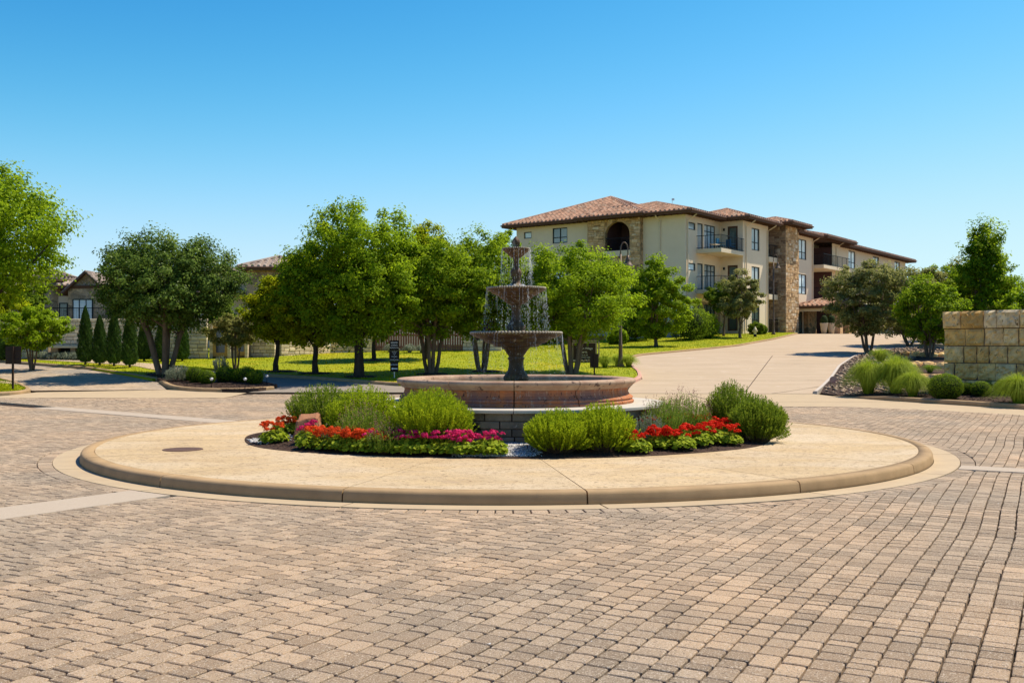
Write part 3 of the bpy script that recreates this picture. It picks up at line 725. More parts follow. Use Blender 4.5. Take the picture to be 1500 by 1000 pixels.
bowl('lower_bowl', [(.22,1.645),(.34,1.648),(.385,1.66),(.40,1.69),(.43,1.692),(.435,1.705),(.50,1.72),(.54,1.745),(.545,1.768),(.59,1.772),(.60,1.785),(.67,1.805),(.73,1.83),(.745,1.85),(.775,1.853),(.785,1.885),(.77,1.90)], 72, .765, 1.887, .029, 84)
mb = MB(); mb.lathe(fz([(.0,1.88),(.15,1.88),(.155,1.915),(.135,1.93),(.14,1.955),(.155,1.985),(.14,2.02),(.105,2.06),(.085,2.12),(.075,2.20),(.072,2.28),(.08,2.31),(.09,2.33),(.08,2.345),(.10,2.37),(.13,2.385)]), 40, wob=lob(12,.10,2,7)); mb.build('middle_column', m_cast, fo, smooth=True)
bowl('middle_bowl', [(.12,2.375),(.155,2.38),(.16,2.405),(.185,2.41),(.21,2.44),(.215,2.462),(.25,2.466),(.29,2.495),(.295,2.518),(.335,2.522),(.39,2.55),(.43,2.575),(.435,2.592),(.47,2.597),(.495,2.62),(.502,2.645),(.49,2.66)], 72, .492, 2.645, .022, 70)
mb = MB(); mb.lathe(fz([(.0,2.65),(.16,2.65),(.165,2.67),(.13,2.685),(.115,2.70),(.085,2.715),(.07,2.74),(.06,2.78),(.065,2.80),(.075,2.815),(.07,2.83),(.085,2.86),(.095,2.90),(.09,2.94),(.07,2.97),(.052,3.0),(.045,3.06),(.043,3.11),(.05,3.14),(.062,3.155),(.055,3.165)]), 36, wob=lob(12,.05,11,14)); mb.build('upper_column', m_cast, fo, smooth=True)
bowl('upper_bowl', [(.05,3.16),(.09,3.165),(.10,3.18),(.135,3.205),(.15,3.225),(.155,3.235),(.19,3.255),(.22,3.28),(.235,3.305),(.235,3.325)], 48, .226, 3.316, .016, 42)
mb = MB(); mb.lathe(fz([(.0,3.31),(.05,3.31),(.055,3.335),(.04,3.35),(.055,3.375),(.068,3.41),(.066,3.44),(.052,3.475),(.03,3.505),(.012,3.525),(.0,3.53)]), 28, wob=lambda t, j: 1+.05*math.sin(8*t+j*1.2)); mb.build('acorn_finial', m_cast, fo, smooth=True)
# falling water: threads that break up into drops
def falls(r, z1, z0, n, spread, rad):
    pts = []
    for i in range(n):
        a = rng.random()*2*PI; 
        nd = rng.integers(10, 26); sw = rng.normal(0, .01)
        for k in range(nd):
            t = rng.random()**.8
            rr = r+spread*t+rng.normal(0, .004+.022*t); z = z1-(z1-z0)*t
            pts.append((rr*math.cos(a+rng.normal(0,.012)*t), rr*math.sin(a+rng.normal(0,.012)*t), z+FZ, rad*rng.uniform(.4,1.0), rad*rng.uniform(2,6)*(1.5-t)))
    return pts
D = falls(.243,3.31,2.66,60,.03,.0034)+falls(.505,2.63,1.90,90,.05,.0032)+falls(.785,1.87,1.07,110,.04,.0026)+falls(.12,2.7,2.65,40,.1,.004)
D = np.array(D); k = len(D)
b6 = np.array([(1,0,0),(0,1,0),(-1,0,0),(0,-1,0),(0,0,1),(0,0,-1)], float)
V = (b6[None]*np.stack([D[:,3],D[:,3],D[:,4]],1)[:,None,:]+D[:,None,:3]).reshape(-1,3)
f8 = np.array([(0,1,4),(1,2,4),(2,3,4),(3,0,4),(1,0,5),(2,1,5),(3,2,5),(0,3,5)])
quads('falling_water', V, (np.arange(k)[:,None,None]*6+f8[None]).reshape(-1,3), m_fall, fo, None, 'stuff')
# a few whole threads under each bowl
mb = MB()
for r, z1, z0, n in ((.244,3.31,2.9,12),(.507,2.63,2.35,16),(.787,1.87,1.5,12)):
    for i in range(n):
        a = rng.random()*2*PI; L = (z1-z0)*rng.uniform(.5,1.4)
        mb.tube([(r*math.cos(a),r*math.sin(a),z1+FZ),((r+.012)*math.cos(a),(r+.012)*math.sin(a),z1-L*.5+FZ),((r+.018)*math.cos(a),(r+.018)*math.sin(a),z1-L+FZ)], [.0026,.0022,.001], 4)
mb.build('water_thread', m_fall, fo, kind='stuff')

# ================================================================= PLANTS
def tubes_for(mb, p, q, r0, r1, bend=.15, n=5, seg=5):
    p = Vector(p); q = Vector(q); d = (q-p).length
    o = Vector((rnd.uniform(-1,1), rnd.uniform(-1,1), rnd.uniform(-.2,.6)))*d*bend
    pts = []; rs = []
    for i in range(seg+1):
        t = i/seg; pts.append(p.lerp(q, t)+o*math.sin(PI*t)); rs.append(r0+(r1-r0)*t)
    mb.tube(pts, rs, n, cap=False)
def sub(i, N_): return i
def tree(name, label, x, y, H, h0, Rx, m, n=9000, style='round', trunks=1, tr=.12, bark=None, leaf=.10, group=None, clump=.42, gaps=.0, lean=0, seed=1, zb=None, Ry=None, spread=.24, cat='tree', inner=.25, ragged=.12, fork=None):
    global rng
    rng = np.random.default_rng(seed*13+5); rnd.seed(seed*7+1)
    z0 = T(x, y)+.08 if zb is None else zb; n = int(n*1.9); leaf *= 1.38
    H -= z0; h0 -= z0; Rx *= .92; H = h0+(H-h0)*.93
    if Ry: Ry *= .92
    t = thing(name, label, cat, (x, y, z0), 0, group)
    Ry = Ry or Rx; hc = (H-h0)
    # cluster centres
    nc = max(40, int(n/110)); C_ = []; lobes = [(rng.random()*2*PI, rng.random()) for _ in range(5)]
    sc_ = []
    while len(C_) < nc:
        u = unit(1)[0]; s = rng.random()**(.22 if rng.random() > inner else .8)
        h = u[2]*s
        if style == 'round': prof = math.sqrt(max(0, 1-h*h))
        elif style == 'vase':      # broad top, narrower bottom
            prof = math.sqrt(max(0, 1-h*h))*(1 if h > -.1 else .92)
        elif style == 'cone': hh = (h+1)/2; prof = (1-hh)**.55*1.1 if hh > .25 else .93*(hh/.25)**.5
        elif style == 'oval': hh = (h+1)/2; prof = (math.sin(PI*min(1, hh**.8)))**.7*.98
        if style in ('round', 'vase'): r = math.hypot(u[0], u[1])*s
        else: r = prof*rng.random()**.5*(.55+.45*s)
        a = math.atan2(u[1], u[0])
        bmp = 1+.13*math.sin(3*a+lobes[0][0]+2*h)+.09*math.sin(5*a+lobes[1][0]-4*h)+.06*math.sin(9*a+7*h+lobes[2][0])
        top = 1+.10*math.sin(4*a+lobes[3][0])*max(0, h)
        p = np.array([math.cos(a)*r*Rx*bmp, math.sin(a)*r*Ry*bmp, h0+hc*(h+1)/2*top])
        if style == 'vase' and h < -.35: p[2] += .12*hc*(1-r)
        if gaps and math.sin(p[0]*2.1+seed)*math.sin(p[1]*1.9+seed*2)*math.sin(p[2]*2.3+seed) > 1-gaps: continue
        C_.append(p); sc_.append(s)
    C_ = np.array(C_); C_[:,0] += lean*(C_[:,2]-h0)
    nl = int(n/nc); mid = np.array([0, 0, h0+hc*.45])
    out = C_-mid; out /= np.linalg.norm(out, axis=1, keepdims=True)+1e-6
    cr = clump*rng.uniform(.55,1.25,nc)*(Rx/2.3)**.4
    cc = np.repeat(C_, nl, 0); oo = np.repeat(out, nl, 0); rr = np.repeat(cr, nl)
    g = unit(len(cc)); rad = rng.random(len(cc))**.45
    # clusters are flattened sprays, stretched outwards and drooping a little
    off = g*rad[:,None]*rr[:,None]; off[:,2] *= .62; off += oo*(np.minimum(np.abs(rng.normal(0,ragged,len(cc))), ragged*2)*rr/clump)[:,None]
    L = cc+off
    N_ = g*.7+oo*.4+np.array([0,0,.55]); N_ += rng.normal(0,.35,N_.shape); N_ /= np.linalg.norm(N_, axis=1, keepdims=True)
    D_ = np.cross(N_, unit(len(cc))); D_ /= np.linalg.norm(D_, axis=1, keepdims=True)+1e-9
    ln = leaf*rng.uniform(.6,1.3,len(cc)); V, F = leaves(L, D_, N_, ln, ln*.62)
    vals = np.clip(.42+np.repeat(rng.normal(0,.16,nc), nl)+rng.normal(0,.2,len(cc)), 0, 1)
    crown = quads('crown', V, F, m, t, vals)
    # trunks and limbs
    bark = bark or m_bark; hf = fork if fork else max(.5, h0*(.55 if trunks == 1 else .15)); idx = rng.permutation(nc)
    if trunks == 1:
        mb = MB(); top = Vector((lean*hc*.3, 0, h0+hc*.55))
        pts = [Vector((0,0,-.1)), Vector((0,0,.05)), Vector((rnd.uniform(-.03,.03),0,hf*.5)), Vector((rnd.uniform(-.06,.06),rnd.uniform(-.05,.05),hf)), Vector((rnd.uniform(-.15,.15),0,h0+hc*.2)), top]
        mb.tube(pts, [tr*1.7,tr*1.25,tr,tr*.9,tr*.6,tr*.15], 10)
        for i in range(9):
            q = C_[idx[i]]; s = pts[3].lerp(pts[4], rnd.random()); tubes_for(mb, s, q, tr*.42, tr*.1, .12)
            for j in range(3):
                q2 = C_[idx[(9+i*3+j) % nc]]; tubes_for(mb, Vector(s).lerp(Vector(q), .55), q2, tr*.13, tr*.03, .1, 4, 4)
        mb.build('trunk', bark, t, smooth=True)
    else:
        for k in range(trunks):
            a = 2*PI*(k+rnd.random()*.6)/trunks; b = Vector((math.cos(a), math.sin(a), 0))*tr*.95
            mb = MB(); e = Vector((math.cos(a)*Rx*spread, math.sin(a)*Ry*spread, h0+hc*.12)); top = Vector((math.cos(a)*Rx*.5, math.sin(a)*Ry*.5, h0+hc*.6))
            m1 = b.lerp(e, .35)+Vector((0,0,0)); m1.x = b.x*1.5+e.x*.08; m1.y = b.y*1.5+e.y*.08; m1.z = h0*.30
            m2 = b.lerp(e, .52)*1.0; m2.z = h0*.76
            mb.tube([b*1.1+Vector((0,0,-.1)), b, m1, m2, e, top], [tr*.75,tr*.6,tr*.5,tr*.45,tr*.34,tr*.1], 8)
            for i in range(5):
                q = C_[idx[(k*5+i) % nc]]; s = m2.lerp(e, rnd.random())
                tubes_for(mb, s, q, tr*.22, tr*.06, .1, 4, 4)
            mb.build('trunk', bark, t, smooth=True)
    return t
def ext(Y, py): return 1.65+(508-py)/1500*Y      # height of a point seen at row py
def TR(label, px, Y, ytop, ybot, pxw, m, **k):
    x = (px-750)/1500*Y; name = k.pop('name', 'tree'); k.setdefault('Ry', None)
    return tree(name, label, x, Y, ext(Y, ytop), ext(Y, ybot), pxw/2/1500*Y, m, **k)
# left
TR('large bright green oak cut off by the left edge of the picture', -46, 42, 240, 432, 278, L_oak, n=30000, trunks=1, tr=.2, style='round', name='oak_tree', leaf=.10, seed=1, ragged=.3, clump=.5, bark=m_barkd)
TR('low spreading pale tree with thin stems in front of the wall niche', 47, 46.5, 450, 508, 100, L_oak, n=7000, trunks=4, tr=.08, name='crape_myrtle', leaf=.09, seed=2, clump=.33)
TR('broad crape myrtle with forked peeling trunks at the head of the mulch bed', 241, 43.2, 346, 474, 194, L_crd, n=34000, trunks=5, spread=.42, tr=.22, name='crape_myrtle', leaf=.085, seed=3, ragged=.26, fork=1.0, inner=.35)
TR('small grey green crape myrtle in front of the second blue window', 345, 45.8, 458, 506, 80, L_crape, n=5000, trunks=4, tr=.08, name='crape_myrtle', leaf=.08, seed=4, clump=.3)
TR('yellow green young tree left of the small dark trunked lawn tree', 404, 45.0, 408, 500, 100, L_yel, n=13000, trunks=1, tr=.11, name='tree', style='oval', seed=5, bark=m_barkd, group='street trees on the middle lawn')
TR('light green tree with upswept limbs in front of the grey stone wall', 462, 43.9, 356, 504, 142, L_yel, n=18000, trunks=1, tr=.12, style='round', name='tree', seed=6, bark=m_barkd, group='street trees on the middle lawn', fork=.9)
TR('tallest bright green oak on the lawn left of the black arrow sign', 526, 42.2, 300, 498, 196, L_oak, n=33000, trunks=1, tr=.19, style='round', name='oak_tree', seed=7, bark=m_barkd, ragged=.25, leaf=.09, fork=1.4)
TR('tree with thin trunk in dark mulch ring behind the tallest oak', 548, 52, 360, 490, 110, L_dk, n=9000, trunks=1, tr=.10, style='round', name='tree', seed=8, bark=m_barkd, fork=1.2)
TR('yellow green tree rising behind the crape myrtles left of the fountain', 625, 53, 322, 470, 130, L_yel, n=13000, trunks=1, tr=.13, style='oval', name='tree', seed=9, bark=m_barkd)
TR('dense deep green crape myrtle with bundled trunks left of the fountain', 632, 43.5, 348, 492, 184, L_mid, n=28000, trunks=5, tr=.17, name='crape_myrtle', seed=10, fork=1.0, leaf=.085, inner=.3)
TR('crape myrtle half hidden behind the fountain water', 706, 45, 344, 494, 168, L_mid, n=24000, trunks=5, tr=.15, name='crape_myrtle', seed=11, fork=1.0, leaf=.085)
TR('high tree top showing left of the big building roof', 738, 62, 334, 440, 62, L_oak, n=5000, trunks=1, tr=.1, name='tree', seed=12, bark=m_barkd)
TR('bright wide crape myrtle with bundled trunks right of the fountain', 838, 43.5, 356, 496, 196, L_oak, n=27000, trunks=6, tr=.17, name='crape_myrtle', seed=13, fork=1.0, leaf=.085, inner=.3)
TR('narrow pale trunked tree in a mulch ring beside the driveway lawn', 961, 66, 374, 492, 118, L_mid, n=13000, trunks=1, tr=.12, name='tree', style='oval', seed=14, leaf=.12, bark=m_bark)
TR('small dark tree against the beige building behind the flowering one', 1060, 80, 412, 456, 52, L_dk, n=4500, trunks=1, tr=.08, name='tree', seed=15, leaf=.12, zb=2.6)
TR('small pale flowering tree on the lawn by the beige building', 1084, 77, 398, 466, 62, L_crape, n=6000, trunks=1, tr=.10, name='crape_myrtle', seed=16, leaf=.12)
# right
TR('rounded crape myrtle with pinkish seed tips nearest the driveway kerb', 1272, 59, 378, 488, 122, L_crape, n=19000, trunks=5, tr=.15, name='crape_myrtle', seed=17, leaf=.10, zb=ramp(59)+.12, group='crape myrtles in the rock bed')
TR('olive green crape myrtle second from the driveway kerb', 1332, 67, 388, 492, 122, L_crape, n=13000, trunks=4, tr=.14, name='crape_myrtle', seed=18, leaf=.11, zb=ramp(67)+.12, group='crape myrtles in the rock bed')
TR('lower yellowish crape myrtle close to the end of the stone wall', 1362, 54, 408, 500, 98, L_mid, n=12000, trunks=5, tr=.12, name='crape_myrtle', seed=19, leaf=.09, zb=ramp(54)+.12, group='crape myrtles in the rock bed')
TR('crape myrtle whose crown meets the tall tree above the stone wall', 1386, 68, 384, 490, 116, L_mid, n=12000, trunks=4, tr=.12, name='crape_myrtle', seed=20, leaf=.11, zb=ramp(68)+.12, group='crape myrtles in the rock bed')
TR('tall ragged tree rising behind the rough stone wall', 1442, 64, 318, 500, 108, L_mid, n=17000, trunks=1, tr=.14, name='tree', style='cone', seed=21, leaf=.12, ragged=.4, clump=.38, bark=m_bark, zb=ramp(64)+.1)
TR('yellow green tree at the right edge behind the stone wall', 1500, 60, 418, 505, 88, L_oak, n=9000, trunks=1, tr=.12, name='tree', seed=22, leaf=.11, zb=ramp(60)+.1, bark=m_barkd)
TR('dark bush like tree filling the gap behind the stone wall', 1435, 74, 425, 500, 110, L_dk, n=8000, trunks=3, tr=.12, name='tree', seed=23, leaf=.13, zb=ramp(74))
TR('olive crown between the last crape myrtle and the tall ragged tree', 1410, 73, 376, 496, 120, L_crape, n=12000, trunks=3, tr=.12, name='tree', seed=27, leaf=.12, zb=ramp(73))
TR('deep green crown right of the tall ragged tree, far behind the wall', 1484, 78, 402, 496, 110, L_mid, n=9000, trunks=1, tr=.12, name='tree', seed=28, leaf=.13, zb=ramp(78))
# by the houses
TR('dark rounded tree left of the round stone turret', 42, 66, 412, 462, 46, L_dk, n=5000, trunks=1, tr=.1, name='tree', seed=24, zb=1.4)
TR('light green tree partly behind the big left oak', 8, 62, 400, 500, 60, L_yel, n=6000, trunks=1, tr=.1, name='tree', seed=25, zb=1.3)
TR('deep green shrub like tree at the corner of the gabled house', 322, 60, 430, 500, 60, L_dk, n=5000, trunks=3, tr=.1, name='tree', seed=26, zb=1.3)
rng = np.random.default_rng(99); rnd.seed(99)
# mulch rings under the lawn trees
for px, Y in ((414,45.0),(462,43.9),(528,42.2),(548,52),(961,66),(712,45),(634,43.5)):
    x = (px-750)/1500*Y; mb = MB()
    mb.lathe([(0,.05),(.3,.045),(.6,.02),(.75,-.03)], 20, wob=lambda t, j: 1+.06*math.sin(3*t+px))
    o = mb.build('mulch_ring', m_mulch, kind='structure'); o.location = (x, Y, T(x, Y)+.10)
# cypresses
def cypress(lbl, px, Y, ytop, seed):
    global rng
    rng = np.random.default_rng(seed); x = (px-750)/1500*Y; z0 = T(x, Y)+.08; H = ext(Y, ytop)-z0
    t = thing('cypress', lbl, 'cypress', (x, Y, z0), 0, 'italian cypresses along the wall')
    n = 7000; h = rng.random(n); h = .06+.94*h; a = rng.random(n)*2*PI
    rr = .36*np.minimum(1, (h/.16)**.6)*(1-h**2.2)**.75*(1+.10*np.sin(5*a+h*9))*(.60+.40*rng.random(n)**.4)*(1+.16*np.sin(h*31+3*a)*np.sin(a*7+h*17))
    L = np.stack([rr*np.cos(a), rr*np.sin(a), h*H], 1)
    D_ = np.stack([np.cos(a)*.35, np.sin(a)*.35, np.ones(n)], 1)+rng.normal(0,.25,(n,3)); D_ /= np.linalg.norm(D_, axis=1, keepdims=True)
    N_ = np.stack([np.cos(a), np.sin(a), np.zeros(n)], 1)+rng.normal(0,.4,(n,3)); N_ -= D_*(N_*D_).sum(1, keepdims=True); N_ /= np.linalg.norm(N_, axis=1, keepdims=True)
    V, F = leaves(L, D_, N_, rng.uniform(.07,.16,n), .035, fold=.1)
    quads('foliage', V, F, L_cyp, t, np.clip(rng.normal(.45,.25,n),0,1))
    mb = MB(); mb.tube([(0,0,-.1),(0,0,H*.8)], [.06,.02], 6); mb.build('trunk', m_barkd, t)
for i, (px, Y, yt, lb) in enumerate(((125,49,449,'slim tall cypress, leftmost of the four standing by the lane kerb'),(146,48.6,462,'short narrow cypress, second of the four by the lane kerb'),(167,48.0,454,'cypress third of the four by the lane kerb'),(190,47.2,454,'cypress nearest the forked crape myrtle, in a pale gravel ring'),
        (211,51.5,466,'cypress against the wall behind the four kerb side ones'),(237,51.5,466,'dark cypress against the wall seen left of the forked trunk'),(267,51.5,468,'dark cypress against the wall seen right of the forked trunk'),(20,51.8,486,'cypress at the far left behind the bare backed sign'),(1,51.8,490,'cypress cut by the left edge of the picture'))):
    cypress(lb, px, Y, yt, 40+i)
rng = np.random.default_rng(5)
# rosemary: upright sprigs set with needles
def sprig_mesh(R_, H, n, m, name, seed, upright=.6, nd=26, nl=.035, shell=True):
    global rng
    rng = np.random.default_rng(seed); a = rng.random(n)*2*PI; s = rng.random(n)**.5
    tip = np.stack([np.cos(a)*s*R_, np.sin(a)*s*R_, H*(1-.42*s**2)*rng.uniform(.84,1.08,n)], 1)
    base = np.stack([np.cos(a)*s*R_*(1-upright), np.sin(a)*s*R_*(1-upright), np.zeros(n)], 1)
    low = rng.random(n) < .25; tip[low, 2] *= rng.uniform(.3,.75,low.sum()); tip[low, :2] *= 1.12
    t = rng.random((n, nd))**.75; t = .25+.75*t
    bow = np.sin(t*PI)*.08
    P_ = base[:,None]+(tip-base)[:,None]*t[:,:,None]; P_[:,:,:2] += (np.stack([np.cos(a),np.sin(a)],1)*R_)[:,None]*bow[:,:,None]
    d = (tip-base); d /= np.linalg.norm(d, axis=1, keepdims=True); dd = np.repeat(d[:,None], nd, 1).reshape(-1,3)
    D_ = dd*1.1+unit(len(dd))*.75; D_ /= np.linalg.norm(D_, axis=1, keepdims=True)
    N_ = np.cross(D_, unit(len(dd))); N_ /= np.linalg.norm(N_, axis=1, keepdims=True)
    P_ = P_.reshape(-1,3)+D_*nl*.4
    V, F = leaves(P_, D_, N_, rng.uniform(.7,1.3,len(dd))*nl, nl*.30, fold=.1)
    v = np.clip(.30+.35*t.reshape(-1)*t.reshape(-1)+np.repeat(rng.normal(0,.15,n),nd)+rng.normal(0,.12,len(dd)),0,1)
    me = quads(name, V, F, m, None, v).data; return me, base, tip
def bushthing(name, label, cat, x, y, R_, H, n, m, seed, group=None, z=None, sx=1, sy=1, fol='foliage', **k):
    z = bedh(x, y) if z is None else z
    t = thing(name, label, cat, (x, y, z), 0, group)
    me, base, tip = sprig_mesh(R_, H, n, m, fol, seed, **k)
    o = [o for o in col.objects if o.data is me][0]; o.parent = t; o.scale = (sx, sy, 1)
    mb = MB()
    for i in range(0, len(base), 6): mb.tube([base[i]*np.array([sx,sy,1]), (base[i]*.45+tip[i]*.55)*np.array([sx,sy,1])], [.004,.0025], 4, cap=False)
    mb.build('stems', M_stem, t)
    return t
GR = 'rosemary bushes round the fountain'
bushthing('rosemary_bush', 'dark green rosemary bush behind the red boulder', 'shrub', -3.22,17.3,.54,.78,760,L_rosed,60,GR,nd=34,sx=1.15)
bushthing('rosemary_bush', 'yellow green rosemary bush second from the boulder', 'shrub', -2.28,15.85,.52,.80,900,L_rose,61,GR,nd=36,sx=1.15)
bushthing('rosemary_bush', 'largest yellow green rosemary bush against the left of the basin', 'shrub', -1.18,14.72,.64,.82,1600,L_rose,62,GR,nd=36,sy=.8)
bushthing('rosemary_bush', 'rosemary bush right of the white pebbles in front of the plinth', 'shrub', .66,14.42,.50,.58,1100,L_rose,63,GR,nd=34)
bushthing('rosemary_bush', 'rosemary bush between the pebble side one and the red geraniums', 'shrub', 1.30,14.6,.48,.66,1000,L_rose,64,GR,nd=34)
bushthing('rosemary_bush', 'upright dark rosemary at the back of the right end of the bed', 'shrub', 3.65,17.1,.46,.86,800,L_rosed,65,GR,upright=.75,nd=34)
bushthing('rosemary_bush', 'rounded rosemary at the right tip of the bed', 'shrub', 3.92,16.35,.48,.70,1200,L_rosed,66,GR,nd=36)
GS = 'salvia shrubs in the island bed'
def salvia(label, x, y, R_, H, n, seed, m=L_sal, bloom=True):
    t = bushthing('salvia_bush', label, 'shrub', x, y, R_, H, n, m, seed, GS, nd=18, nl=.028)
    for o in t.children:
        if o.name.startswith('foliage'):
            pass
    if not bloom: return
    k = int(n*.28); a = rng.random(k)*2*PI; s = rng.random(k)**.5
    C_ = np.stack([np.cos(a)*s*R_, np.sin(a)*s*R_, H*(1-.4*s**2)*rng.uniform(.8,1.22,k)], 1)
    C_ = np.repeat(C_, 5, 0)+rng.normal(0,1,(k*5,3))*np.array([.006,.006,.03])
    D_ = unit(k*5); N_ = np.cross(D_, unit(k*5)); N_ /= np.linalg.norm(N_, axis=1, keepdims=True)
    V, F = leaves(C_, D_, N_, .016*np.ones(k*5), .012); quads('blossoms', V, F, F_dust, t)
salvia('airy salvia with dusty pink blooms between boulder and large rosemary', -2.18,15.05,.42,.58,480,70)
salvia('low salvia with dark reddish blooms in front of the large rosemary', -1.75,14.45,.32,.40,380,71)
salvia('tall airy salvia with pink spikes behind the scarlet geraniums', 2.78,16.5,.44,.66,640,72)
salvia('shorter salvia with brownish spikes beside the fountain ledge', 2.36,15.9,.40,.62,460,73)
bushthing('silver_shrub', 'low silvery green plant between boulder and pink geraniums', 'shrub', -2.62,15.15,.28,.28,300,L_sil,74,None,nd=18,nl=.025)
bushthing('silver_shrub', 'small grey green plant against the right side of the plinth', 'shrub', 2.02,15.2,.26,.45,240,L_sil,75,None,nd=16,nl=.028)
# geraniums
def geranium_proto(seed, petal):
    global rng
    rng = np.random.default_rng(seed); n = 620; a = rng.random(n)*2*PI; s = rng.random(n)**.5; R_ = .235
    C_ = np.stack([np.cos(a)*s*R_, np.sin(a)*s*R_, .01+.18*(1-.55*s**2)*rng.uniform(.1,1.1,n)**.7], 1)
    # round scalloped leaves as hexagons
    N_ = np.stack([np.cos(a)*s*.6, np.sin(a)*s*.6, np.ones(n)], 1)+rng.normal(0,.35,(n,3)); N_ /= np.linalg.norm(N_, axis=1, keepdims=True)
    U = np.cross(N_, unit(n)); U /= np.linalg.norm(U, axis=1, keepdims=True); W_ = np.cross(N_, U); r_ = rng.uniform(.016,.032,n)
    V = np.stack([C_+(U*math.cos(t)+W_*math.sin(t))*r_[:,None]+N_*(r_*(.25 if i % 2 else 0))[:,None] for i, t in enumerate([2*PI*i/6 for i in range(6)])], 1).reshape(-1,3)
    fol = quads('leaves', V, np.arange(n*6).reshape(-1,6), L_ger, None)
    # flower head: a ball of petals
    k = 46; d = unit(k); d[:,2] = np.abs(d[:,2])*1.0-.25; P_ = d*.032*rng.uniform(.8,1.15,(k,1))
    N2 = d+rng.normal(0,.4,(k,3)); N2 /= np.linalg.norm(N2, axis=1, keepdims=True); D2 = np.cross(N2, unit(k)); D2 /= np.linalg.norm(D2, axis=1, keepdims=True)
    V, F = leaves(P_, D2, N2, .024*np.ones(k), .020); hd = quads('flower', V, F, petal, None)
    return fol, hd
protos = {}
def geranium(label, px, py, petal, heads, seed, group, zoff=.2):
    Y = (1.65-zoff)*1500/(py+4-508); x = (px-750)/1500*Y; e = math.hypot((x-CX)/4.42, (Y-CY)/3.5)
    if e > .915: x = CX+(x-CX)*.915/e; Y = CY+(Y-CY)*.915/e
    heads = int(heads*2.5)
    key = (petal.name, seed % 3)
    if key not in protos:
        f, h = geranium_proto(80+len(protos), petal); protos[key] = (f.data, h.data); bpy.data.objects.remove(f); bpy.data.objects.remove(h)
    f, h = protos[key]; t = thing('geranium', label, 'geranium', (x, Y, bedh(x, Y)), rnd.random()*6, group)
    o = link('foliage', f, t); s = rnd.uniform(.9,1.2); o.scale = (s, s, s)
    st = MB()
    for i in range(heads):
        a = rnd.random()*2*PI; r = .19*math.sqrt(rnd.random()); z = rnd.uniform(.19,.32)
        o = link('flower', h, t); o.location = (r*math.cos(a), r*math.sin(a), z); s = rnd.uniform(1.0,1.45); o.scale = (s, s, s*.85); o.rotation_euler = (0,0,a)
        st.tube([(r*.5*math.cos(a), r*.5*math.sin(a), .02), (r*math.cos(a), r*math.sin(a), z)], [.003,.002], 4, cap=False)
    st.build('stems', L_sal, t)
GO = 'orange geraniums at the left tip of the bed'; GP = 'pink geraniums along the front of the bed'; GD = 'scarlet geraniums right of the rosemary'
for i, (px, py, n, lb) in enumerate(((396,652,5,'orange geranium in front of the leftmost one'),(418,664,7,'orange geranium at the front edge below the boulder left corner'),(462,668,6,'orange red geranium at the very front edge below the boulder'),(398,640,7,'orange geranium at the very left tip of the bed'),(418,632,8,'orange geranium standing left of the boulder'),(440,622,7,'orange geranium behind the left corner of the boulder'),(420,654,8,'orange geranium on the pale pebbles at the left tip'),(447,656,9,'orange red geranium in front of the boulder left side'),(474,657,8,'orange red geranium in front of the boulder right side'))):
    geranium(lb, px, py, F_or, n, i, GO)
for i, (px, py, n, lb) in enumerate(((455,643,5,'pink geranium touching the front of the boulder'),(492,660,4,'green leafy geranium with few pink heads right of the boulder'),(521,661,7,'pink geranium in front of the silvery plant'),(546,663,5,'pink geranium below the airy salvia'),(570,661,6,'pink geranium left of the large rosemary base'),(598,661,7,'pink geranium under the middle of the large rosemary'),(634,662,9,'full magenta geranium under the right of the large rosemary'),(662,662,9,'magenta geranium next to the bare plinth'),(680,657,6,'magenta geranium behind the gap before the last pink one'),(708,666,6,'single magenta geranium beside the white pebbles'))):
    geranium(lb, px, py, F_pk, n, i, GP)
for i, (px, py, n, lb) in enumerate(((938,655,10,'scarlet geranium touching the rosemary, foremost of the red ones'),(944,640,11,'scarlet geranium behind the foremost red one'),(966,650,10,'scarlet geranium in the front row, second from the rosemary'),(974,636,12,'scarlet geranium in the back row below the short salvia'),(992,650,9,'scarlet geranium in the middle of the front row'),(1000,633,12,'scarlet geranium in the back row below the tall salvia'),(1018,646,9,'scarlet geranium right of the middle of the front row'),(1024,634,9,'scarlet geranium in the back row near the dark rosemary'),(1042,643,7,'scarlet geranium with yellow green leaves'),(1058,636,8,'scarlet geranium nearest the dark rosemary'),(1068,643,6,'sparse scarlet geranium at the foot of the right rosemary'))):
    geranium(lb, px, py, F_red, n, i, GD)
# boulder
bm_ = bmesh.new(); bmesh.ops.create_cube(bm_, size=1)
pts = {(-1,-1,-1):(-.27,-.20,-.05),(1,-1,-1):(.22,-.22,-.05),(1,1,-1):(.26,.2,-.05),(-1,1,-1):(-.25,.2,-.05),(-1,-1,1):(-.20,-.10,.23),(1,-1,1):(.12,-.14,.27),(1,1,1):(.22,.16,.34),(-1,1,1):(-.14,.17,.31)}
for v in bm_.verts: v.co = pts[tuple(int(round(c*2)) for c in v.co)]
bmesh.ops.bevel(bm_, geom=bm_.edges[:], offset=.025, segments=1, affect='EDGES')
bmesh.ops.subdivide_edges(bm_, edges=bm_.edges[:], cuts=1)
for v in bm_.verts: v.co += Vector((rnd.gauss(0,.006), rnd.gauss(0,.006), rnd.gauss(0,.006)))
me = bpy.data.meshes.new('boulder'); bm_.to_mesh(me); me.materials.append(m_boulder)
o = link('boulder', me); bx, by = (452-750)/1500*16.6, 16.6; o.location = (bx, by, bedh(bx, by)+.02); o.rotation_euler = (0,0,.25); o.scale = (.95,.95,1.0)
tag(o, 'reddish sandstone boulder among the orange geraniums', 'boulder')
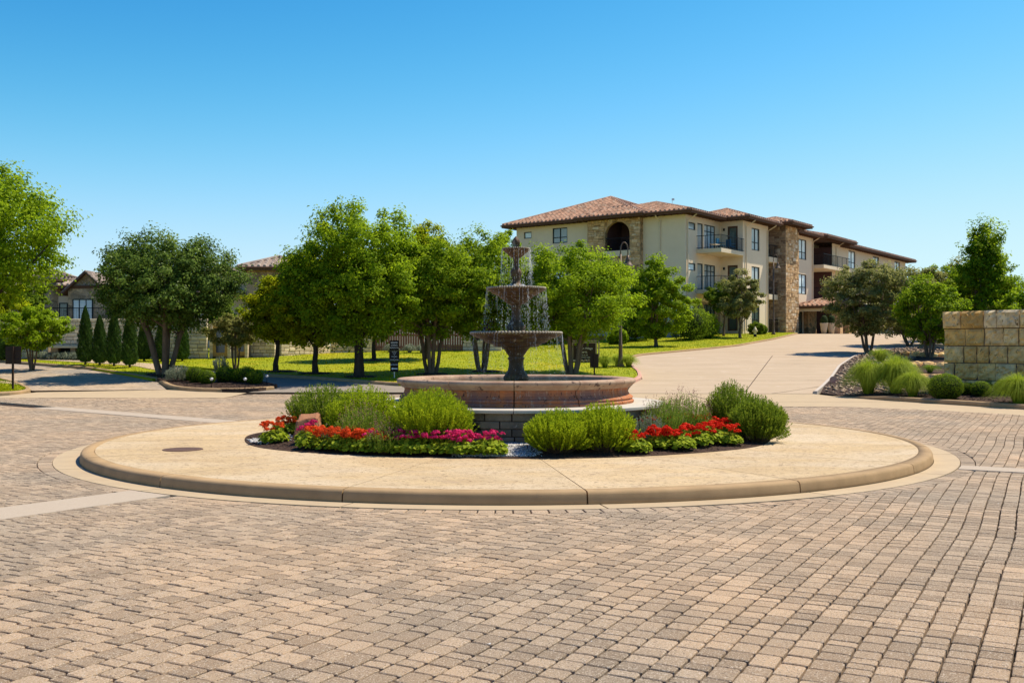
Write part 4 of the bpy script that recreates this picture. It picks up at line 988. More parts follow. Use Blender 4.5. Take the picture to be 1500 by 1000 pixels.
# boxwoods and clipped balls
def ballbush(name, label, x, y, z, R_, n, m, seed, group=None, leaf=.03, sz=.85, cat='shrub'):
    global rng
    rng = np.random.default_rng(seed); t = thing(name, label, cat, (x, y, z), 0, group); d = unit(n); rad = R_*(.86+.16*rng.random(n))
    lp = .05 if R_ < .55 else .30; rad = rad*(1+lp*np.sin(d[:,0]*(9 if lp < .1 else 4.5)+seed)*np.sin(d[:,1]*8+1)*np.sin(d[:,2]*(9 if lp < .1 else 5)+seed)); C_ = d*rad[:,None]; C_[:,2] = C_[:,2]*sz+R_*sz*.92; k = C_[:,2] > -.02; C_ = C_[k]; d = d[k]
    N_ = d+rng.normal(0,.55,C_.shape); N_ /= np.linalg.norm(N_, axis=1, keepdims=True); D_ = np.cross(N_, unit(len(C_))); D_ /= np.linalg.norm(D_, axis=1, keepdims=True)
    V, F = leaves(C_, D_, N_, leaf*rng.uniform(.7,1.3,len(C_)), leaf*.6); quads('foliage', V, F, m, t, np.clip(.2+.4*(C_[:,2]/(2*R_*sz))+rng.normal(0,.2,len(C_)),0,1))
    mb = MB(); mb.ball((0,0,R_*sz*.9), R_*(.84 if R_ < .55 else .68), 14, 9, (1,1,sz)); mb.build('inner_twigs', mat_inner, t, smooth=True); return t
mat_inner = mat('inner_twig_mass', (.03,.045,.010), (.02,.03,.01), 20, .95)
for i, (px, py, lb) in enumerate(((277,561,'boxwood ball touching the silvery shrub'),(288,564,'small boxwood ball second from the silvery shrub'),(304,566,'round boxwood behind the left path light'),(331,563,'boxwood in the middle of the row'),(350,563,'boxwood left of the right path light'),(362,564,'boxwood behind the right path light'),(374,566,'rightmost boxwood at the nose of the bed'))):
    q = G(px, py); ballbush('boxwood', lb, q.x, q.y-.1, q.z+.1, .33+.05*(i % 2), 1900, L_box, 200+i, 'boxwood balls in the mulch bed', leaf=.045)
q = G(262, 562); bushthing('silver_shrub', 'loose silvery shrub at the foot of the forked crape myrtle', 'shrub', q.x, q.y, .55, .6, 260, L_sil, 210, z=q.z+.1, nd=22, nl=.06)
q = G(323, 552); bushthing('silver_shrub', 'pale upright plant above the boxwood row', 'shrub', q.x, q.y, .35, .8, 120, L_sil, 211, z=q.z+.1, nd=18, nl=.07)
def onbed(px, Y): x = (px-750)/1500*Y; return x, Y, HB(x, Y)
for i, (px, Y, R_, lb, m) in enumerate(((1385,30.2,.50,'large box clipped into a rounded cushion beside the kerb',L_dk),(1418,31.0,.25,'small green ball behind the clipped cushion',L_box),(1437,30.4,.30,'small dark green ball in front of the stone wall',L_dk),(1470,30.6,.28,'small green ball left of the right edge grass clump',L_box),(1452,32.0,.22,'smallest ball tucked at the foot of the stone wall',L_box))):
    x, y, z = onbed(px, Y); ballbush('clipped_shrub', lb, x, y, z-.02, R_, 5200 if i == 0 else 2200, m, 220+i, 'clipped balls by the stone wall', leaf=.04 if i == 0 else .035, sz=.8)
# ornamental grass
def grassclump(name, label, x, y, z, R_, H, n, seed, group, m=L_orn, wd=.012):
    global rng
    rng = np.random.default_rng(seed); t = thing(name, label, 'ornamental grass', (x, y, z), 0, group)
    a = rng.random(n)*2*PI; s = rng.random(n)**.5; b = np.stack([np.cos(a), np.sin(a)], 1); sg = 5
    V = []; r0 = .16*R_*rng.random(n); reach = R_*s*rng.uniform(.8,1.15,n); h = H*(1-.32*s)*rng.uniform(.6,1.1,n)
    side = np.stack([-b[:,1], b[:,0]], 1); rows = []
    for k in range(sg+1):
        u = k/sg; rr = r0+reach*(.55*u+.45*u**2); z_ = h*np.sin(u*PI*(.48+.46*s)); w_ = wd*(1-u**1.5)+.001
        c_ = b*rr[:,None]
        rows.append(np.stack([np.concatenate([c_-side*w_*.5, z_[:,None]],1), np.concatenate([c_+side*w_*.5, z_[:,None]],1)],1))
    A = np.stack(rows, 1)    # n, sg+1, 2, 3
    V = A.reshape(-1,3); idx = np.arange(n*(sg+1)*2).reshape(n, sg+1, 2)
    F = np.stack([idx[:,:-1,0], idx[:,:-1,1], idx[:,1:,1], idx[:,1:,0]], -1).reshape(-1,4)
    v = np.repeat(np.clip(rng.normal(.5,.22,n),0,1), sg); quads('blades', V, F, m, t, v)
    k = n//7; V2 = []; mb = MB()
    mb.lathe([(.0,.0),(.10,.0),(.09,.10),(.0,.16)], 10); mb.build('crown_base', M_stem, t); return t
GG = 'ornamental grasses in the rock bed'
for i, (px, Y, R_, H, lb) in enumerate(((1272,33.6,.95,1.20,'arching grass clump nearest the river rocks'),(1312,33.0,.95,1.25,'tallest arching grass clump in the middle of the bed'),(1337,31.6,.75,.80,'low grass clump left of the clipped cushion'),(1318,36,.9,1.2,'grass clump behind the low one'),(1492,27.9,.85,.85,'grass clump cut by the right edge of the picture'))):
    x, y, z = onbed(px, Y); grassclump('ornamental_grass', lb, x, y, z, R_, H, 2600, 300+i, GG, wd=.010)
x, y, z = onbed(1290, 50); grassclump('ornamental_grass', 'grass clump beside the trunks of the nearest crape myrtle', x, y, z, .9, .8, 700, 306, GG)
x, y, z = onbed(1362, 44); grassclump('ornamental_grass', 'short dark grass tuft on the mulch terrace', x, y, z, .6, .4, 400, 307, GG, L_dk)
for i, (px, py, lb) in enumerate(((886,541,'grass tuft left of the lamp post base'),(905,539,'grass tuft round the lamp post base'),(921,540,'grass tuft at the red kerb corner'))):
    q = G(px, py); grassclump('ornamental_grass', lb, q.x, q.y, q.z+.08, .62, .62, 700, 310+i, 'grasses round the near lamp post', wd=.018)
for i in range(8):
    px = 36+i*11; q = G(px, 529.5+i*.25); grassclump('grey_tuft', ('first','second','third','fourth','fifth','sixth','seventh','eighth')[i]+' grey green tuft from the left in the row behind the lane kerb', q.x, q.y+.6, q.z+.08, .55, .5, 420, 320+i, 'grey green tufts in the low row behind the lane kerb', L_sil, wd=.025)
for i, (px, py, lb) in enumerate(((520,518,'pale tuft left in front of the wooden fence'),(600,519,'pale tuft behind the black arrow sign'),(618,519,'pale tuft in front of the fence, right of the arrow sign'),(572,518,'pale tuft in front of the fence between lawn trees'))):
    q = G(px, py); grassclump('pale_tuft', lb, q.x, q.y, q.z+.08, .6, .55, 420, 335+i, 'pale tufts along the fence', L_sil, wd=.03)
# shrubs by the building
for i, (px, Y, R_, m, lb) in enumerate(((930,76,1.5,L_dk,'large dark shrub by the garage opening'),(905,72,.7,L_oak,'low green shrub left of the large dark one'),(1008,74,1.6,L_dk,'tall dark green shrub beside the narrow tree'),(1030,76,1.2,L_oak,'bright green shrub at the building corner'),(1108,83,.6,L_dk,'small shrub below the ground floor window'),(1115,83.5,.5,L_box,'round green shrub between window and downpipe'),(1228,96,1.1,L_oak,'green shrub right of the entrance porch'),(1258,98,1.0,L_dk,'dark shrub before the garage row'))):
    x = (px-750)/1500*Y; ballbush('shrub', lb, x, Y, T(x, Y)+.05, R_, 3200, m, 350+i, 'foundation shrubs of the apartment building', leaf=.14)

# ================================================================= STONE WALLS
def block_wall(name, label, p0, p1, zb, zt, ch, bw, m, th=.3, rough=.02, parts=300, group=None, pn='stone', seed=1, sub_=0, capo=0, uneven=0, zfun=None):
    """coursed blocks from p0 to p1, front face on the left-hand normal side (towards the camera)"""
    rr = random.Random(seed); p0 = Vector(p0); p1 = Vector(p1); L = (p1-p0).length; ang = math.atan2(p1.y-p0.y, p1.x-p0.x)
    t = thing(name, label, 'wall', (p0.x, p0.y, zb), ang, group)
    H = zt-zb; n = max(1, round(H/ch)); z = 0; cnt = 0; rest = MB(); hs = [1+rr.uniform(-.12,.12) for _ in range(n)]; S = sum(hs)
    core = MB(); core.box(.02, L-.02, .05, th-.02, 0, H-.02); core.build('mortar', m_mortar, t)
    for c in range(n):
        h = H*hs[c]/S; x = -rr.random()*bw*.5; out = capo if c == n-1 else 0
        while x < L:
            w_ = bw*rr.uniform(.6,1.35)
            if L-(x+w_) < bw*.4: w_ = L-x
            a = max(0, x); b = x+w_
            if b-a > .05:
                mb = MB() if cnt < parts else rest
                g = .008; y0 = -out-rr.random()*rough
                if sub_:
                    blk(mb, a+g, b-g, y0, th*.8, z+g, z+h-g, rr, sub_)
                else:
                    e = min(.02, h*.12); vs = [(a+g,y0+e,z+g),(b-g,y0+e,z+g),(b-g,y0+e,z+h-g),(a+g,y0+e,z+h-g),(a+g+e,y0,z+g+e),(b-g-e,y0,z+g+e),(b-g-e,y0,z+h-g-e),(a+g+e,y0,z+h-g-e),(a+g,th*.7,z+g),(b-g,th*.7,z+g),(b-g,th*.7,z+h-g),(a+g,th*.7,z+h-g)]
                    mb.add(vs, [(4,5,6,7),(0,1,5,4),(1,2,6,5),(2,3,7,6),(3,0,4,7),(8,9,1,0),(9,10,2,1),(10,11,3,2),(11,8,0,3)], rr.random())
                if cnt < parts: mb.build(pn, m, t)
                cnt += 1
            x = b
        z += h
    if rest.v: rest.build('stones', m, t, kind='stuff')
    return t
def blk(mb, a, b, y0, y1, z0, z1, rr, k):
    nx = max(2, int((b-a)/.07)); nz = max(2, int((z1-z0)/.07)); vs = []; fs = []
    for j in range(nz+1):
        for i in range(nx+1):
            u, v = i/nx, j/nz; ed = min(u, 1-u, v, 1-v)*min(nx, nz)
            y = y0+(.06 if ed < .5 else 0)+rr.uniform(-1,1)*k*(1 if ed > .5 else .3)
            vs.append((a+(b-a)*u+(rr.uniform(-1,1)*.012), y, z0+(z1-z0)*v+(rr.uniform(-1,1)*.006 if 0 < j < nz else 0)))
    for j in range(nz):
        for i in range(nx): fs.append((j*(nx+1)+i, j*(nx+1)+i+1, (j+1)*(nx+1)+i+1, (j+1)*(nx+1)+i))
    n0 = len(vs); vs += [(a,y1,z0),(b,y1,z0),(b,y1,z1),(a,y1,z1)]
    fs.append((n0, n0+1)+tuple(range(nx, -1, -1))); fs.append((n0+3, n0)+tuple(j*(nx+1) for j in range(nz+1)))
    fs.append((n0+1, n0+2)+tuple(j*(nx+1)+nx for j in range(nz, -1, -1)))
    fs.append((n0+2, n0+3)+tuple(nz*(nx+1)+i for i in range(nx+1))); mb.add(vs, fs, rr.random())
def rampstone(name, cols, bump=.6, bs=20, sp=.62, dark=(.10,.065,.035)):
    m = mat(name, (.5,.5,.5), None, 3, .9, bump, bs, spots=[(7,sp,.06,dark)], stretch=(1.6,1.6,.7)); N = m.node_tree.nodes; Lk = m.node_tree.links.new
    a = N.new('ShaderNodeAttribute'); a.attribute_name = 'v'; r_ = N.new('ShaderNodeValToRGB'); Lk(a.outputs['Fac'], r_.inputs[0]); r_.color_ramp.interpolation = 'LINEAR'
    while len(r_.color_ramp.elements) < len(cols): r_.color_ramp.elements.new(.5)
    for i, c in enumerate(cols): r_.color_ramp.elements[i].position = i/(len(cols)-1); r_.color_ramp.elements[i].color = (*c, 1)
    nz = N.new('ShaderNodeTexNoise'); nz.inputs['Scale'].default_value = 4; nz.inputs['Detail'].default_value = 6; g = N.new('ShaderNodeNewGeometry'); Lk(g.outputs['Position'], nz.inputs['Vector'])
    mr = N.new('ShaderNodeMapRange'); mr.inputs[1].default_value = .3; mr.inputs[2].default_value = .7; mr.inputs[3].default_value = .72; mr.inputs[4].default_value = 1.25; Lk(nz.outputs['Fac'], mr.inputs[0])
    vm = N.new('ShaderNodeVectorMath'); vm.operation = 'SCALE'; Lk(r_.outputs[0], vm.inputs[0]); Lk(mr.outputs[0], vm.inputs['Scale'])
    mx = [n for n in N if n.type == 'MIX'][0]; Lk(vm.outputs[0], mx.inputs[6]); return m
m_block = rampstone('rough_cream_and_gold_limestone', [(.60,.35,.11),(.82,.54,.19),(.88,.65,.31),(.74,.45,.14),(.88,.74,.48)], 1.0, 16, .60, (.22,.14,.06))
m_rub = rampstone('mixed_golden_rubble', [(.30,.18,.09),(.58,.36,.17),(.74,.50,.27),(.48,.28,.13),(.80,.64,.44)], .6)
m_brn = rampstone('mixed_brown_rubble', [(.20,.13,.085),(.34,.23,.15),(.46,.32,.21),(.26,.17,.11),(.52,.42,.32)], .6)  # tower side: brown stone, its colour darkened further for the recess shade
def stonework(name, m, p, d, nrm, u1, z0, z1, bz, parent, hole=None, cw=.42, chh=.26, seed=1, proud=.035):
    rr = random.Random(seed); mb = MB(); z = z0
    while z < z1-.05:
        h = min(rr.uniform(.7,1.3)*chh, z1-z); u = -rr.random()*cw*.5
        if z1-(z+h) < .1: h = z1-z
        while u < u1:
            w_ = rr.uniform(.5,1.5)*cw; a = max(0, u); b = min(u1, u+w_); u += w_
            sub = [(z, z+h)] if rr.random() < .7 else [(z, z+h*.5), (z+h*.5, z+h)]
            for (c0, c1) in sub:
                if b-a < .06 or (hole and any(hole(x_, y_) for x_ in (a, b, (a+b)/2) for y_ in (c0, c1))): continue
                g = .012; k = proud*rr.uniform(.5,1.2); vs = []
                for kk, e in ((0, 0), (k, .018)):
                    for (x_, y_) in ((a+g+e,c0+g+e),(b-g-e,c0+g+e),(b-g-e,c1-g-e),(a+g+e,c1-g-e)): vs.append((p[0]+d[0]*x_+nrm[0]*(kk+.002), p[1]+d[1]*x_+nrm[1]*(kk+.002), y_-bz))
                f = [(4,5,6,7),(0,1,5,4),(1,2,6,5),(2,3,7,6),(3,0,4,7)]
                if (d[0]*nrm[1]-d[1]*nrm[0]) > 0: f = [t[::-1] for t in f]
                mb.add(vs, f, rr.random())
        z += h
    return mb.build(name, m, parent, kind='stuff')
m_mortar = mat('shaded_mortar', (.14,.11,.08), (.10,.08,.055), 8, .95)
# rough block wall at the right, bending towards the camera
wp = [(14.05,33.1),(15.2,31.4),(16.6,29.8),(18.2,28.2),(19.8,26.4)]
for i, (a, b) in enumerate(zip(wp, wp[1:])):
    pass
def bentwall():
    t = thing('block_wall', 'curved wall of huge rough honey coloured limestone blocks behind clipped balls', 'wall', (0,0,0))
    rr = random.Random(5); segs = []; L = 0
    for a, b in zip(wp, wp[1:]): segs.append((L, Vector(a), Vector(b), (Vector(b)-Vector(a)).length)); L += segs[-1][3]
    def pos(s, y, z):
        for (l0, a, b, l) in segs:
            if s <= l0+l+1e-6: break
        d = (b-a).normalized(); n = Vector((-d.y, d.x)); q = a+d*(s-l0)+n*y; return (q.x, q.y, z)
    zs = [.15,.52,1.02,1.56,2.08,2.60,3.05]; zs = [.12,.45,.92,1.42,1.92,2.36,2.83]
    zs = [.10,.42,.56,.98,1.46,1.95,2.42,2.86]; zs = [.10,.50,1.02,1.54,2.08,2.62,2.84]
    zs = [.12,.60,1.14,1.68,2.23,2.80]
    for c in range(len(zs)-1):
        x = -.15*rr.random() if c < len(zs)-2 else -.12; first = True
        while x < L-.1:
            w_ = rr.uniform(.36,.85)
            if x+w_ > L-.35: w_ = L-x
            mb = MB(); tmp = MB(); out = -.10 if c == len(zs)-2 else -rr.random()*.04
            blk(tmp, max(x, -.12)+.016, x+w_-.016, out, .55, zs[c]+.014, zs[c+1]-.014, rr, .045)
            mb.v = [pos(p[0], p[1], p[2]) for p in tmp.v]; mb.f = tmp.f; mb.a = tmp.a
            mb.build('stone_block', m_block, t); x += w_
    mb = MB(); n = 24
    for i in range(n):
        s0 = L*i/n; s1 = L*(i+1)/n
        mb.add([pos(s0,.06,.1),pos(s1,.06,.1),pos(s1,.06,2.74),pos(s0,.06,2.74),pos(s0,.5,.1),pos(s1,.5,.1),pos(s1,.5,2.74),pos(s0,.5,2.74)], [(0,1,2,3),(3,2,6,7),(5,4,7,6)])
    mb.build('mortar', m_mortar, t)
bentwall()
# terrace edging in the bed behind
for i, (px0, px1, Y, lb) in enumerate(((1330,1400,40,'front row of rough edging rocks in the mulch beside the stone wall'),(1335,1410,47,'middle row of rough edging rocks in the mulch beside the stone wall'),(1300,1420,55,'back row of rough edging rocks below the crape myrtles'))):
    x, y, z = onbed(px0, Y); t = thing('rock_edging', lb, 'rock edging', (x, y, z))
    for k in range(10):
        a = onbed(px0+(px1-px0)*k/9, Y+.4*math.sin(k)); mb = MB(); mb.ball((0,0,.08), rnd.uniform(.2,.3), 8, 5, (1.25,.8,.75), .35); o = mb.build('rock', m_rough, t); o.location = (a[0]-x, a[1]-y, a[2]-z)
# long pale wall at the left
ztop = 3.12
block_wall('limestone_wall', 'long pale limestone wall behind the row of cypresses', (-24.0,53.4), (-15.85,53.2), .85, ztop, .19, .40, m_lime, parts=300, seed=2, rough=.03)
block_wall('limestone_wall', 'short pale limestone wall at the left edge behind the spreading tree', (-30,53.6), (-25.3,53.5), .8, ztop, .2, .42, m_lime, parts=120, seed=3, rough=.03)
block_wall('limestone_wall', 'warm stone wall end between blue windows and grey wall', (-14.0,54.6), (-12.6,54.4), .95, 2.9, .19, .38, m_lime, parts=120, seed=4, rough=.03)
block_wall('limestone_wall', 'grey weathered stone wall behind the two dark trunked trees', (-12.5,55.4), (-10.3,58.0), 1.05, 2.9, .19, .5, m_lime, parts=120, seed=5, rough=.03)
block_wall('limestone_wall', 'stone wall running up to the wooden fence', (-10.3,58.2), (-7.9,59.0), 1.2, 2.9, .19, .5, m_lime, parts=120, seed=6, rough=.03)
block_wall('limestone_wall', 'stacked stone pier at the right end of the wooden fence', (-2.9,60.2), (-.6,60.2), 1.25, 2.9, .2, .5, m_lime, parts=80, seed=7, rough=.03)
m_yel = mat('golden_stone_frame', (.55,.33,.10), (.45,.27,.09), 4, .85, .4, 40)
m_purp = mat('deep_blue_glass', (.012,.010,.06), None, rough=.08, spec=.8)
def niche(label, x, y, w_, zb, zt, n='window_bay'):
    t = thing(n, label, 'window bay', (x, y, zb)); H = zt-zb
    mb = MB(); mb.box(0, w_, .12, .6, 0, H); mb.build('wall', m_ashlar2, t)
    for sx in (0, w_-.16):
        mb = MB(); z = 0
        while z < H-.02: h = min(rnd.uniform(.16,.24), H-z); mb.box(sx, sx+.16, -.04, .12, z+.005, z+h-.005); z += h
        mb.build('pilaster', m_lime, t)
    cx = w_/2; ww = w_*.21; fr = MB(); z0, z1 = .45, H-.25
    fr.box(cx-ww-.2, cx-ww, .04, .12, z0-.2, z1+.2); fr.box(cx+ww, cx+ww+.2, .04, .12, z0-.2, z1+.2); fr.box(cx-ww, cx+ww, .04, .12, z1, z1+.2); fr.box(cx-ww, cx+ww, .04, .12, z0-.2, z0)
    f = fr.build('window_frame', m_yel, t); mb = MB(); mb.box(cx-ww, cx+ww, .08, .12, z0, z1); mb.build('pane', m_purp, f)
m_ashlar2 = mat('brown_stone', (.30,.21,.13), (.22,.15,.10), 4, .9, .8, 12)
niche('bay with a tall blue window in a golden frame right of the forked trunk', -15.8, 53.5, 1.1, .9, 2.85)
niche('bay with a narrow dark window behind the small grey green crape myrtle', -14.65, 53.9, .75, .95, 2.75)
niche('bay with golden frame behind the low spreading tree', -25.25, 53.4, 1.0, .85, 2.9)
# seat niche
t = thing('outdoor_hearth', 'low stone hearth with two dark openings in front of the long wall', 'hearth', (-23.6,52.4,.85))
for x0, x1 in ((0,.35),(1.0,1.25),(1.9,2.2)): mb = MB(); mb.box(x0,x1,0,.9,0,.75); mb.build('pier', m_ashlar2, t)
mb = MB(); mb.box(-.08,2.28,-.06,.95,.75,.85); mb.build('slab', m_cap, t)
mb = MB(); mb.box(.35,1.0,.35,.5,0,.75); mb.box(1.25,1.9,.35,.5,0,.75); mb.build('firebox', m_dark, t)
# wooden fence
t = thing('wooden_fence', 'reddish vertical board fence behind the lawn', 'fence', (-8.2,60.4,1.3)); x = 0; 
while x < 5.5:
    mb = MB(); mb.box(x, x+.135, 0, .03, 0, 1.75+rnd.uniform(-.01,.01)); mb.build('board', m_fence, t); x += .145
for z in (.3, 1.0, 1.55):
    mb = MB(); mb.box(0, 5.5, .03, .08, z, z+.09); mb.build('rail', m_fence, t)
mb = MB(); mb.box(.9,1.15,-.012,0,1.25,1.5); mb.build('notice', mat('red_notice',(.6,.05,.04),None,rough=.5), t)
mb = MB(); mb.box(.97,1.08,-.018,-.012,1.33,1.42); mb.build('notice_patch', m_white, t)

# ================================================================= APARTMENT BUILDING
BZ = 1.2; ang = math.atan2(.807, .5906)
B = thing('apartment_building', 'three storey beige stucco apartment building with stone bays and clay tile roofs', 'building', (13.55,80,BZ), ang)
FL = [2.95, 6.18, 9.40]; WT = 12.02
def wall(name, m, p, d, nrm, u1, z0, z1, holes=(), depth=.16, parent=None, reveal=None):
    """wall face from p along d (length u1); nrm = outward; holes (u0,u1,z0,z1) get real reveals"""
    mb = MB(); us = sorted({0, u1, *[h[0] for h in holes], *[h[1] for h in holes]}); zs = sorted({z0, z1, *[h[2] for h in holes], *[h[3] for h in holes]})
    def P3(u, z, k=0): return (p[0]+d[0]*u-nrm[0]*k, p[1]+d[1]*u-nrm[1]*k, z-BZ)
    flip = (d[0]*nrm[1]-d[1]*nrm[0]) > 0
    def q(a, b, c, e): mb.add([a, b, c, e], [(3,2,1,0) if flip else (0,1,2,3)], .5)
    for a, b in zip(us, us[1:]):
        for c, e in zip(zs, zs[1:]):
            mu, mz = (a+b)/2, (c+e)/2
            if any(h[0] < mu < h[1] and h[2] < mz < h[3] for h in holes): continue
            q(P3(a,c), P3(b,c), P3(b,e), P3(a,e))
    for h in holes:
        D_ = h[4] if len(h) > 4 else depth
        q(P3(h[0],h[2]), P3(h[0],h[2],D_), P3(h[0],h[3],D_), P3(h[0],h[3])); q(P3(h[1],h[2],D_), P3(h[1],h[2]), P3(h[1],h[3]), P3(h[1],h[3],D_))
        q(P3(h[0],h[2],D_), P3(h[0],h[2]), P3(h[1],h[2]), P3(h[1],h[2],D_)); q(P3(h[0],h[3]), P3(h[0],h[3],D_), P3(h[1],h[3],D_), P3(h[1],h[3]))
    return mb.build(name, m, parent or B)
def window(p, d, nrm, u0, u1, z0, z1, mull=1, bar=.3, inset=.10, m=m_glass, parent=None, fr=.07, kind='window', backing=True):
    """dark frame in the opening with a pane behind; bar = height share of the horizontal bar (0 none)"""
    par = parent or B; mb = MB()
    def bx(a, b, c, e, k0, k1, mm):
        P_ = [(p[0]+d[0]*u-nrm[0]*k, p[1]+d[1]*u-nrm[1]*k) for u, k in ((a,k0),(b,k0),(b,k1),(a,k1))]
        v = [(x, y, c-BZ) for x, y in P_]+[(x, y, e-BZ) for x, y in P_]
        mm.add(v, [(0,3,2,1),(4,5,6,7),(0,1,5,4),(1,2,6,5),(2,3,7,6),(3,0,4,7)], .5)
    k0, k1 = inset-.05, inset
    bx(u0, u0+fr, z0, z1, k0, k1, mb); bx(u1-fr, u1, z0, z1, k0, k1, mb); bx(u0+fr, u1-fr, z0, z0+fr, k0, k1, mb); bx(u0+fr, u1-fr, z1-fr, z1, k0, k1, mb)
    for i in range(mull):
        c = u0+(u1-u0)*(i+1)/(mull+1); bx(c-.035, c+.035, z0+fr, z1-fr, k0+.005, k1, mb)
    if bar: zb_ = z0+(z1-z0)*bar; bx(u0+fr, u1-fr, zb_-.03, zb_+.03, k0+.01, k1, mb)
    f = mb.build(kind, m_frame, par)
    g = MB(); bx(u0+.01, u1-.01, z0+.01, z1-.01, inset+.002, inset+.03, g); g.a = [rnd.random()]*len(g.a); g.build('pane', m, f)
    return f
def bbox(name, m, a0, a1, b0, b1, z0, z1, parent=None):
    mb = MB(); mb.box(a0, a1, b0, b1, z0-BZ, z1-BZ); return mb.build(name, m, parent or B)
# left wing front (plane a=0, seen from -a): u runs along +b
nA = (-1,0); dB = (0,1); nB = (0,-1); dA = (1,0)
wl_ = wall('wall', m_stucco, (0,0), dB, nA, 3.75, 1.0, WT)
H2 = [(11.0-8.7,12.5-8.7,10.45,11.75),(14.7-8.7,15.5-8.7,11.05,11.62),(11.0-8.7,12.5-8.7,7.3,8.6)]
wall('wall', m_stucco, (0,8.7), dB, nA, 7.6, 1.0, WT, H2)
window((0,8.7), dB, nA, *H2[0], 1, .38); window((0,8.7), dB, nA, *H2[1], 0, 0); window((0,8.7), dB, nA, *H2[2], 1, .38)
wall('wall', m_stucco, (0,16.3), dA, (0,1), 13, 1.0, WT)
# stone loggia bay, front at a=-.5, arches
def arch_wall(name, m, p, u1, z0, z1, arches, depth=.35):
    """p on plane x=p[0], u along +y; arches: (u0,u1,zbottom,zspring)"""
    mb = MB()
    def P3(u, z, k=0): return (p[0]+k, p[1]+u, z-BZ)
    us = sorted({0, u1, *[a[0] for a in arches], *[a[1] for a in arches]})
    for a, b in zip(us, us[1:]):
        A = [h for h in arches if h[0] <= a+1e-6 and h[1] >= b-1e-6]
        if not A: mb.add([P3(a,z0),P3(b,z0),P3(b,z1),P3(a,z1)], [(3,2,1,0)], .5); continue
        A.sort(key=lambda h: h[2]); lo = z0
        for h in A:
            r = (h[1]-h[0])/2; c = (h[0]+h[1])/2; n = 20
            if h[2] > lo: mb.add([P3(a,lo),P3(b,lo),P3(b,h[2]),P3(a,h[2])], [(3,2,1,0)], .5)
            nxt = min([g[2] for g in A if g[2] > h[2]]+[z1]); top = nxt
            arc = [(c-r*math.cos(PI*i/n), h[3]+r*math.sin(PI*i/n)*h[4]) for i in range(n+1)]
            for (x0_, y0_), (x1_, y1_) in zip(arc, arc[1:]):
                mb.add([P3(x0_,y0_),P3(x1_,y1_),P3(x1_,top),P3(x0_,top)], [(3,2,1,0)], .5)
                mb.add([P3(x0_,y0_),P3(x0_,y0_,depth),P3(x1_,y1_,depth),P3(x1_,y1_)], [(0,1,2,3)], .5)
            mb.add([P3(a,h[2]),P3(a,h[2],depth),P3(a,h[3],depth),P3(a,h[3])], [(3,2,1,0)], .5)
            mb.add([P3(b,h[2]),P3(b,h[2],depth),P3(b,h[3],depth),P3(b,h[3])], [(0,1,2,3)], .5)
            lo = nxt
    return mb.build(name, m, B)
ARC = [(.95,3.25,FL[2]+.05,10.75,.92),(.95,3.25,FL[1]+.05,7.45,.85)]
arch_wall('stone_bay', m_veneer, (-.5,3.75), 4.95, 1.0, WT, ARC)
def in_arch(u, z):
    for h in ARC:
        c = (h[0]+h[1])/2; r = (h[1]-h[0])/2
        if abs(u-c) < r+.03 and h[2]-.4 < z < h[3]: return True
        if z >= h[3] and math.hypot(u-c, (z-h[3])/h[4]) < r+.03: return True
    return False
stonework('bay_stones', m_rub, (-.5,3.75), dB, nA, 4.95, 1.2, WT, BZ, B, in_arch, seed=3)
wall('bay_side', m_veneer, (-.5,3.75), dA, (0,-1), .5, 1.0, WT)
for z in FL[1:]:
    bbox('balcony_slab', m_stucco2, -.62, 2.2, 4.6, 7.12, z-.42, z+.04)
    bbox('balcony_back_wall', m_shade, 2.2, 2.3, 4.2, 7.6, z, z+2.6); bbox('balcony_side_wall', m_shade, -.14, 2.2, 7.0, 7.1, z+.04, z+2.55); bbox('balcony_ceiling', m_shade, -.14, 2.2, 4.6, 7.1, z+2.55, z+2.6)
    mb = MB()
    for i in range(22): mb.box(-.42,-.40, 4.75+i*.107, 4.765+i*.107, z+.05-BZ, z+1.05-BZ)
    mb.box(-.44,-.38,4.7,7.0,z+1.05-BZ,z+1.10-BZ); mb.box(-.43,-.39,4.7,7.0,z+.10-BZ,z+.14-BZ); mb.build('railing', m_iron, B)
# right wing faces
Hs = [(.55,1.75,FL[2]+1.5,FL[2]+2.08),(.55,1.75,FL[1]+1.5,FL[1]+2.08),(.55,1.75,FL[0]+1.5,FL[0]+2.08)]
sl_ = []
for z in FL: sl_ += [(2.1,3.1,z+.02,z+2.15),(3.35,5.4,z+.02,z+2.15)]
wall('wall', m_stucco, (0,0), dA, nB, 6.37, 5.3, WT, [h for h in Hs[:2]+sl_[2:]])
wall('stone_base', m_ashlar, (0,0), dA, nB, 6.37, 1.0, 5.3, [Hs[2]]+sl_[:2])
for h in Hs: window((0,0), dA, nB, *h, 0, 0)
for i, h in enumerate(sl_): window((0,0), dA, nB, *h, 0 if i % 2 == 0 else 2, 0 if i % 2 == 0 else .75, m=m_glassd if i < 2 else m_glass, kind='sliding_door')
# door face a=6.37, b 0..-2
hd = [(.45,1.35,z+.02,z+2.2) for z in FL]
wall('wall', m_stucco, (6.37,-2), dB, nA, 2, 1.0, WT, hd)
for h in hd:
    f = window((6.37,-2), dB, nA, *h, 0, 0, fr=.14, kind='door', m=m_glassd); f.data.materials[0] = m_door
for z in FL:
    mb = MB(); mb.box(6.25,6.36,-.42,-.30,z+1.85-BZ,z+2.05-BZ); mb.build('wall_lamp', m_iron, B)
# block with window stack
hA = [(8.16-6.37,9.83-6.37,z+.35,z+2.2) for z in FL]
wall('wall', m_stucco, (6.37,-2), dA, nB, 5.31, 1.0, WT, hA)
for i, h in enumerate(hA): window((6.37,-2), dA, nB, *h, 1, .36, m=m_glassd if i == 0 else m_glass)
